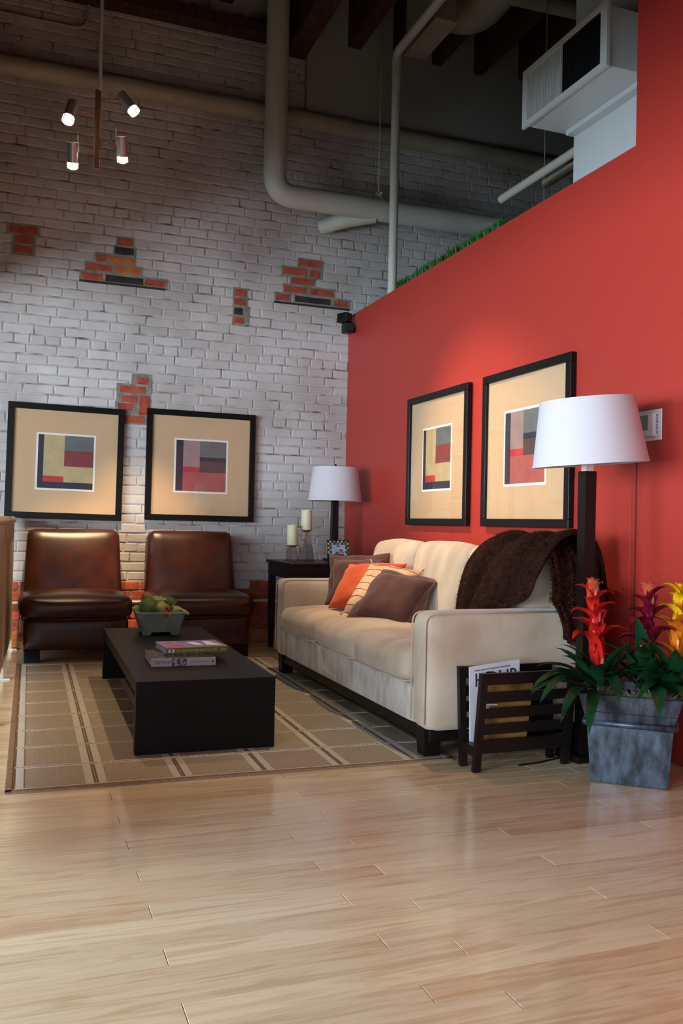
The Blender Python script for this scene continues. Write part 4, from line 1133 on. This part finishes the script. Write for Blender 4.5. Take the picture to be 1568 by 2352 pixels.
candle(2.018, 6.20, 0.228, 'ivory pillar candle on the tall glass holder')

pf = root('photo_frame', 'small photo frame checkered with dark and pale tiles', 'photo frame', (2.215, 6.05, TZ))
PM = Matrix.Translation((2.222, 6.05, TZ+0.002)) @ Matrix.Rotation(0.10, 4, 'Z') @ Matrix.Rotation(-0.16, 4, 'X')
b = NB(); box(b, -0.085, 0.085, -0.002, 0.010, 0, 0.162, M=PM); obj('frame_board', b, m_black, pf)
m_tiled = mat('dark_tile', L(36, 42, 48), 0.2); m_tilep = mat('pale_tile', L(196, 190, 160), 0.25); m_tileg = mat('grey_tile', L(120, 128, 126), 0.25)
tsz = 0.0155
tmesh = {}
for key, m in (('d', m_tiled), ('p', m_tilep), ('g', m_tileg)):
    b = NB(); box(b, -tsz/2+0.0006, tsz/2-0.0006, -0.004, 0.0, -tsz/2+0.0006, tsz/2-0.0006, bev=0.0008, seg=1); me = bpy.data.meshes.new('tile'); b.to_mesh(me); b.free(); me.materials.append(m); tmesh[key] = me
for i in range(11):
    for j in range(10):
        if 2 <= i <= 8 and 2 <= j <= 7: continue
        key = 'd' if (i+j) % 2 else rgm.choice('ppg')
        o = bpy.data.objects.new('tile', tmesh[key]); col.objects.link(o); o.parent = pf
        o.matrix_local = WM[pf.name].inverted() @ PM @ Matrix.Translation((-0.0775+i*tsz, -0.002, 0.0105+j*tsz))
b = NB(); box(b, -0.056, 0.056, -0.0035, -0.0015, 0.031, 0.131, M=PM); pp = obj('photo', b, mat('sky_photo', L(150, 186, 226), 0.3, c2=L(206, 222, 240), vs=14), pf)
m_ph1 = mat('photo_dark', L(60, 46, 48), 0.4); m_ph2 = mat('photo_skin', L(190, 140, 124), 0.4)
for x, z, r_, m in ((-0.012, 0.062, 0.014, m_ph1), (-0.010, 0.056, 0.011, m_ph2), (0.022, 0.082, 0.012, m_ph1), (0.022, 0.075, 0.010, m_ph2), (0.036, 0.07, 0.009, m_ph2)):
    b = NB(); lathe(b, [(r_, 0), (r_, 0.0006)], n=14, M=PM @ basis((x, -0.0036 - (0.0006 if m is m_ph2 else 0), z), (1, 0, 0), (0, 0, 1))); obj('photo_head', b, m, pp)
b = NB(); box(b, -0.03, 0.03, -0.0045, -0.0035, 0.032, 0.05, M=PM); obj('photo_torso', b, m_ph1, pp)
b = NB(); box(b, -0.015, 0.015, 0.0, 0.005, 0.0, 0.13, M=PM @ Matrix.Translation((0, 0.045, 0)) @ Matrix.Rotation(0.40, 4, 'X')); obj('easel_back', b, m_black, pf)
kb = root('keepsake_box', 'small plain black box in front of the checkered photo frame', 'box', (2.165, 5.965, TZ), 0.15)
b = NB(); box(b, -0.048, 0.048, -0.035, 0.035, 0, 0.048, bev=0.003); obj('box_body', b, m_black, kb, world=False)
b = NB(); box(b, -0.05, 0.05, -0.037, 0.037, 0.048, 0.062, bev=0.003); obj('lid', b, m_black, kb, world=False)

# ------------------------------------------------------------------ framed prints
C_NAVY, C_BEIGE, C_SLATE, C_MAROON, C_RED, C_PINK, C_MAUVE, C_BROWN = [mat(n, c, 0.7, c2=tuple(v*0.86 for v in c[:3])+(1,), vs=14) for n, c in (
    ('print_navy', L(46, 46, 62)), ('print_beige', L(196, 174, 128)), ('print_slate', L(104, 110, 110)), ('print_maroon', L(136, 58, 62)), ('print_red', L(196, 56, 60)),
    ('print_rose', L(178, 92, 84)), ('print_mauve', L(160, 134, 132)), ('print_brown', L(88, 70, 66)))]
ART_A = [(0, 0.10, 0, 1, C_NAVY), (0.10, 1, 0, 0.12, C_NAVY), (0.10, 0.47, 0.12, 0.23, C_RED), (0.10, 0.47, 0.23, 1, C_BEIGE), (0.47, 1, 0.12, 0.42, C_BEIGE), (0.47, 1, 0.42, 0.72, C_MAROON), (0.47, 1, 0.72, 1, C_SLATE)]
ART_B = [(0, 0.14, 0, 1, C_NAVY), (0.14, 1, 0, 0.38, C_PINK), (0.14, 0.47, 0.38, 0.48, C_RED), (0.14, 0.47, 0.48, 1, C_MAUVE), (0.47, 1, 0.38, 0.60, C_BROWN), (0.47, 1, 0.60, 0.68, C_NAVY), (0.47, 1, 0.68, 1, C_SLATE)]
def picture(label, M, W, H, art, aw=0.39):
    """M: origin at the centre of the back of the frame, x along its width, y up, z out of the wall"""
    r = root('framed_print', label, 'picture', M.translation, 0, 'black framed abstract prints')
    fw, fd = 0.044, 0.032
    for k, (x0, x1, y0, y1) in enumerate(((-W/2, W/2, H/2-fw, H/2), (-W/2, W/2, -H/2, -H/2+fw), (-W/2, -W/2+fw, -H/2+fw, H/2-fw), (W/2-fw, W/2, -H/2+fw, H/2-fw))):
        b = NB(); box(b, x0, x1, y0, y1, 0, fd, M=M, bev=0.002, seg=1); obj('frame_rail', b, m_frame, r)
    b = NB(); box(b, -W/2+fw-0.002, W/2-fw+0.002, -H/2+fw-0.002, H/2-fw+0.002, 0.002, 0.014, M=M); obj('mat_board', b, m_mat, r)
    cy = 0.0
    b = NB(); a2 = aw/2+0.014; box(b, -a2, a2, cy-a2, cy+a2, 0.0138, 0.0152, M=M); obj('white_border', b, m_white, r)
    b = NB(); mats = []
    for u0, u1, v0, v1, m in art:
        if m not in mats: mats.append(m)
        q = [M @ Vector((-aw/2+aw*u, cy-aw/2+aw*v, 0.0158)) for u, v in ((u0, v0), (u1, v0), (u1, v1), (u0, v1))]
        f = b.faces.new([b.verts.new(p) for p in q]); f.material_index = mats.index(m)
    obj('print', b, mats, r)
    b = NB(); f = b.faces.new([b.verts.new(M @ Vector(p)) for p in ((-W/2+fw-0.001, -H/2+fw-0.001, 0.022), (W/2-fw+0.001, -H/2+fw-0.001, 0.022), (W/2-fw+0.001, H/2-fw+0.001, 0.022), (-W/2+fw-0.001, H/2-fw+0.001, 0.022))]); obj('glass', b, m_glass, r)
def M_back(xc, zc, tilt): return basis((xc, YB-0.013, zc), (1, 0, -0.016+tilt), (0, 0.012, 1))
picture('abstract print with maroon block hung above the chair by the railing', M_back(0.338, 1.355, 0.004), 0.818, 0.835, ART_A)
picture('abstract print with rose block hung on the bricks, nearer the corner', M_back(1.338, 1.367, 0.012), 0.845, 0.845, ART_B)
def M_red(yc, zc): return basis((XR-0.004, yc, zc), (0, -1, 0), (0, 0, 1))
picture('abstract print with maroon block on the red wall beside the corner', M_red(5.09, 1.378), 0.862, 0.858, ART_A)
picture('abstract print with rose block on the red wall behind the floor lamp', M_red(4.05, 1.378), 0.862, 0.858, ART_B)

# ------------------------------------------------------------------ thermostat
th = root('thermostat', 'white wall thermostat on a square plate beside the floor lamp shade', 'thermostat', (XR, 3.1, 1.40))
b = NB(); box(b, XR-0.006, XR, 3.008, 3.19, 1.330, 1.462, bev=0.002, seg=1); obj('wall_plate', b, m_wplastic, th)
b = NB(); box(b, XR-0.032, XR-0.006, 3.028, 3.172, 1.345, 1.447, bev=0.006); bd = obj('housing', b, m_wplastic, th)
b = NB(); box(b, XR-0.0335, XR-0.0315, 3.062, 3.162, 1.372, 1.437, bev=0.0008, seg=1); obj('screen', b, mat('lcd_grey', L(96, 108, 100), 0.25), bd)
for q in range(3):
    b = NB(); box(b, XR-0.0335, XR-0.0315, 3.075+q*0.025, 3.087+q*0.025, 1.355, 1.361, bev=0.0008, seg=1); obj('button', b, m_wplastic, bd)
b = NB()
for q in range(14): box(b, XR-0.016, XR-0.009, 3.0275, 3.0295, 1.358+q*0.006, 1.361+q*0.006)
obj('vent_slots', b, m_acdark, bd)

# ------------------------------------------------------------------ floor lamp
LXC, LYC = 2.203, 3.055
fl = root('floor_lamp', 'floor lamp with dark square post and tilted white shade', 'lamp', (LXC, LYC, 0))
b = NB(); box(b, 2.145, 2.40, 3.005, 3.165, 0.0, 0.028, bev=0.003); obj('lamp_base', b, m_espresso, fl)
b = NB(); frustum(b, (LXC, LYC), 0.0235, 0.0265, 0.028, 1.185); obj('lamp_post', b, m_espresso, fl)
b = NB(); frustum(b, (LXC, LYC), 0.017, 0.017, 1.185, 1.24); tube(b, [(LXC, LYC, 1.24), (LXC, LYC, 1.44)], 0.005, 8); obj('lamp_neck', b, m_white, fl)
shade(None, fl, (LXC+0.002, LYC), 0.233, 0.190, 1.212, 1.478, tilt=-0.085)
b = NB(); tube(b, [(2.30, 3.16, 0.012), (2.27, 3.172, 0.02), (2.24, 3.17, 0.035), (2.2, 3.172, 0.03), (2.16, 3.17, 0.006), (2.12, 3.10, 0.004), (2.0, 3.06, 0.004), (1.9, 3.05, 0.004)], 0.0035, 6); obj('cord', b, m_espresso, fl)

# ------------------------------------------------------------------ magazine rack
mr_ = root('magazine_rack', 'dark slatted wooden magazine rack standing by the sofa arm', 'magazine rack', (1.895, 3.075, 0), 0.03)
def panel(yb, yt, nm):
    """slatted side leaning from y=yb at the floor to y=yt at the top (local coordinates)"""
    def yat(z): return yb + (yt-yb)*z/0.39
    for sx in (-1, 1):
        b = NB(); x0 = sx*0.205
        vs = []
        for z in (0.0, 0.388):
            y = yat(z)
            vs.append([b.verts.new((x0+dx, y+dy, z)) for dx, dy in ((-0.0145, -0.011), (0.0145, -0.011), (0.0145, 0.011), (-0.0145, 0.011))])
        for k in range(4): b.faces.new((vs[0][k], vs[0][(k+1) % 4], vs[1][(k+1) % 4], vs[1][k]))
        b.faces.new(vs[0][::-1]); b.faces.new(vs[1]); obj('leg', b, m_espresso, mr_, world=False)
    for z0, z1, n2 in ((0.342, 0.387, 'top_rail'), (0.272, 0.312, 'slat'), (0.210, 0.249, 'slat'), (0.147, 0.186, 'slat'), (0.072, 0.124, 'bottom_rail')):
        b = NB(); vs = []
        for z in (z0, z1):
            y = yat(z); vs.append([b.verts.new((x, y+dy, z)) for x, dy in ((-0.191, -0.008), (0.191, -0.008), (0.191, 0.008), (-0.191, 0.008))])
        for k in range(4): b.faces.new((vs[0][k], vs[0][(k+1) % 4], vs[1][(k+1) % 4], vs[1][k]))
        b.faces.new(vs[0][::-1]); b.faces.new(vs[1]); obj(n2, b, m_espresso, mr_, world=False)
panel(-0.048, -0.094, 'front'); panel(0.050, 0.080, 'back')
b = NB(); box(b, -0.19, 0.19, -0.047, 0.052, 0.072, 0.086); obj('rack_floor', b, m_espresso, mr_, world=False)
for sx in (-1, 1):
    b = NB(); box(b, sx*0.205-0.012, sx*0.205+0.012, -0.045, 0.05, 0.06, 0.10); obj('side_rail', b, m_espresso, mr_, world=False)
m_magw = mat('magazine_cover_white', L(216, 214, 222), 0.3, c2=L(200, 198, 208), vs=5)
m_magb = mat('magazine_cover_blue', L(70, 120, 160), 0.3, c2=L(80, 110, 70), vs=16)
m_magbr = mat('magazine_cover_brown', L(170, 124, 70), 0.3, c2=L(104, 74, 44), vs=12, detail=2)
def magazine(label, x0, w, h, yb, yt, cover, t=0.006, rot=0.0):
    r = root('magazine', label, 'magazine', (1.895+x0, 3.075+yb, 0.087), 0.03, 'magazines in the rack')
    lean = math.atan2(yt-yb, h)
    M = Matrix.Rotation(-lean, 4, 'X') @ Matrix.Rotation(rot, 4, 'Y')
    b = NB(); box(b, 0, w, -t/2+0.0008, t/2-0.0008, 0.001, h-0.001, M=M); obj('pages', b, m_pages, r, world=False)
    b = NB(); box(b, -0.0005, w, -t/2, -t/2+0.0008, 0, h, M=M); c = obj('cover', b, cover, r, world=False)
    b = NB(); box(b, -0.0005, w, t/2-0.0008, t/2, 0, h, M=M); obj('back_cover', b, cover, r, world=False)
    return r, M, t
r, M, t = magazine('white magazine titled HOUR poking out of the rack', -0.188, 0.228, 0.315, 0.022, -0.012, m_magw, rot=-0.10)
m_magink = mat('magazine_ink', L(40, 44, 60), 0.5)
text('masthead', 'HOUR', 0.078, m_magink, r, WM[r.name] @ M @ basis((0.020, -t/2-0.0004, 0.232), (1, 0, 0), (0, 0, 1)), sx=0.90)
text('masthead_line', "METRO DETROIT'S MONTHLY MAGAZINE", 0.0088, m_magink, r, WM[r.name] @ M @ basis((0.022, -t/2-0.0004, 0.294), (1, 0, 0), (0, 0, 1)), sx=0.98)
b = NB(); lathe(b, [(0.026, 0), (0.026, 0.0006)], n=20, M=M @ basis((0.082, -t/2-0.0009, 0.255), (1, 0, 0), (0, 0, 1)) @ Matrix.Diagonal((1, 1.25, 1, 1))); obj('cover_portrait_hair', b, m_black, r, world=False)
r, M, t = magazine('blue and green magazine behind the white one in the rack', -0.186, 0.205, 0.24, 0.034, 0.040, m_magb)
r, M, t = magazine('brown picture magazine behind the front slats of the rack', -0.168, 0.215, 0.292, -0.010, -0.050, m_magbr, rot=0.03)
m_magy = mat('yellow_ink', L(214, 206, 80), 0.5)
b = NB(); box(b, 0.13, 0.205, -t/2-0.0005, -t/2, 0.05, 0.058, M=M); obj('cover_line', b, m_magy, r, world=False)
b = NB(); box(b, 0.005, 0.06, -t/2-0.0005, -t/2, 0.165, 0.171, M=M); box(b, 0.005, 0.025, -t/2-0.0005, -t/2, 0.154, 0.160, M=M); obj('cover_line', b, m_inkwhite, r, world=False)

# ------------------------------------------------------------------ zinc planter with bromeliads
PCX, PCY, PA_ = 2.242, 2.806, math.radians(-40)
pl = root('planter', 'square flared zinc planter holding the bromeliads', 'planter', (PCX, PCY, 0), PA_)
def sq_loop(bb, prof):
    rings = []
    for h, z in prof: rings.append([bb.verts.new((i*h, j*h, z)) for i, j in ((-1, -1), (1, -1), (1, 1), (-1, 1))])
    for a in range(len(rings)-1):
        for k in range(4): bb.faces.new((rings[a][k], rings[a][(k+1) % 4], rings[a+1][(k+1) % 4], rings[a+1][k]))
    bb.faces.new(rings[0][::-1]); bb.faces.new(rings[-1])
b = NB(); sq_loop(b, [(0.135, 0), (0.137, 0.003), (0.152, 0.222), (0.152, 0.225), (0.183, 0.335), (0.178, 0.337), (0.172, 0.333), (0.155, 0.27)]); obj('planter_body', b, m_zinc, pl, world=False)
b = NB()
for s in range(4):
    a = Matrix.Rotation(PI/2*s, 4, 'Z')
    p0 = a @ Vector((-0.158, -0.158, 0.228)); p1 = a @ Vector((0.158, -0.158, 0.228)); tube(b, [p0, p1], 0.0125, 10)
obj('moulding', b, m_zinc, pl, smooth=True, world=False)
b = NB(); box(b, -0.165, 0.165, -0.165, 0.165, 0.268, 0.305); obj('soil', b, m_soil, pl, world=False)
b = NB()
for c in ((-0.10, -0.10, 0.315), (0.02, -0.13, 0.317), (0.12, -0.12, 0.318), (-0.12, 0.02, 0.315), (0.08, -0.09, 0.318)): fuzzy_ball(b, c, 0.035, 320, rgm, 0.4, 0.045)
o = obj('spanish_moss', b, m_moss, pl, world=False); o['kind'] = 'stuff'

def leaf_mesh(L_, W_, el, droop, pw=1.3, fold=0.25, n=9, tipcurl=0.0, base=0.5):
    """strap leaf growing from the origin in the +x direction"""
    bb = NB(); p = Vector((0, 0, 0)); rows = []
    for i in range(n+1):
        t = i/n; a = el - droop*t**pw
        if i: p = p + Vector((math.cos(a), 0, math.sin(a)))*(L_/n)
        w = W_*(base+(1-base)*min(1, t*3.0))*max(0.02, (1-max(0, (t-0.55)/0.45)**2.0))*0.5
        up = Vector((-math.sin(a), 0, math.cos(a)))
        rows.append([bb.verts.new(p + Vector((0, s*w, 0)) + up*(fold*w*abs(s))) for s in (-1, 0, 1)])
    for i in range(n):
        for k in range(2): bb.faces.new((rows[i][k], rows[i][k+1], rows[i+1][k+1], rows[i+1][k]))
    return bb
def add_leaf(parent, nm, bb, loc, az, m):
    bb.transform(Matrix.Translation(loc) @ Matrix.Rotation(az, 4, 'Z'))
    return obj(nm, bb, m, parent, smooth=True)
def bromeliad(label, x, y, zt, m_lo, m_hi, leaves, lean, seed, tipm=None):
    rg = random.Random(seed); z0 = 0.30
    r = root('bromeliad', label, 'plant', (x, y, z0), 0, 'bromeliads in the zinc planter')
    top = Vector((x+lean[0], y+lean[1], zt-0.05))
    def axis(t): return Vector((x, y, z0)).lerp(top, t)
    b = NB(); tube(b, [axis(0), axis(0.5), axis(1)], [0.016, 0.013, 0.009], 10); obj('flower_stem', b, m_lo, r, smooth=True)
    leaves = list(leaves) + [(rg.uniform(0, 360), rg.uniform(0.16, 0.2), 0.04, rg.uniform(66, 80), rg.uniform(30, 70), 0.0) for _ in range(6)] + [(rg.uniform(150, 330), rg.uniform(0.22, 0.30), 0.038, rg.uniform(48, 84), rg.uniform(30, 105), 0.0) for _ in range(9)]
    for az, L_, W_, el, dr, h in leaves:
        add_leaf(r, 'leaf', leaf_mesh(L_*1.12, W_*1.3, math.radians(el), math.radians(dr), fold=0.4), (x, y, z0+h), math.radians(az), m_leaf)
    n = 14
    for i in range(n):
        q = i/(n-1); t = 0.30 + 0.62*q; az = 2.4*i + seed
        L_ = (0.20 - 0.105*q)*rg.uniform(0.85, 1.15); el = math.radians(76+8*q+rg.uniform(-6, 4)); dr = math.radians((125-35*q)*rg.uniform(0.7, 1.15))
        m = m_hi if q > 0.5 else m_lo
        if tipm and q > 0.85: m = tipm
        add_leaf(r, 'bract', leaf_mesh(L_, 0.060-0.016*q, el, dr, 1.8, 0.55, 9, base=0.8), axis(t), az, m)
    for i in range(5):
        add_leaf(r, 'bract', leaf_mesh(0.06, 0.026, math.radians(84-4*i), math.radians(35), 2.0, 0.6, 6, base=0.95), axis(0.96), 1.3*i+seed, tipm or m_hi)
    return r
bromeliad('bromeliad with bright red flower spike in the zinc planter', 2.135, 2.86, 0.775, m_redbract, m_redbract,
    [(190, 0.36, 0.036, 52, 92, 0.0), (203, 0.40, 0.038, 45, 85, 0.0), (215, 0.40, 0.036, 34, 78, 0.0), (228, 0.36, 0.036, 30, 85, 0.0), (180, 0.30, 0.034, 38, 70, 0.0), (250, 0.27, 0.04, 58, 120, 0.02), (150, 0.26, 0.036, 62, 80, 0.0), (100, 0.24, 0.036, 65, 70, 0), (20, 0.24, 0.036, 62, 70, 0), (320, 0.25, 0.04, 60, 115, 0.02), (285, 0.26, 0.04, 66, 120, 0.02), (170, 0.22, 0.03, 74, 60, 0.04)], (-0.045, 0.0), 1, m_redtip)
bromeliad('bromeliad with dark maroon flower spike, standing between the other two', 2.29, 2.775, 0.765, m_maroon, m_maroon,
    [(262, 0.30, 0.044, 66, 95, 0.0), (225, 0.33, 0.042, 70, 60, 0.0), (205, 0.30, 0.05, 84, 22, 0.0), (290, 0.30, 0.042, 55, 120, 0.0), (240, 0.30, 0.042, 50, 110, 0.0), (180, 0.28, 0.04, 72, 50, 0), (130, 0.26, 0.04, 66, 60, 0), (60, 0.24, 0.04, 66, 60, 0), (330, 0.24, 0.04, 60, 90, 0.0), (310, 0.30, 0.042, 62, 85, 0.0)], (0.0, 0.0), 4, m_redtip)
bromeliad('bromeliad with yellow and amber flower spike beside the maroon one', 2.365, 2.695, 0.765, m_amber, m_yellow,
    [(200, 0.30, 0.044, 60, 80, 0.0), (235, 0.30, 0.044, 55, 100, 0.0), (265, 0.28, 0.042, 60, 110, 0.0), (300, 0.26, 0.042, 64, 90, 0), (180, 0.28, 0.042, 76, 40, 0), (140, 0.24, 0.04, 66, 60, 0), (90, 0.22, 0.04, 66, 60, 0), (30, 0.15, 0.036, 72, 40, 0)], (0.005, 0.0), 9)
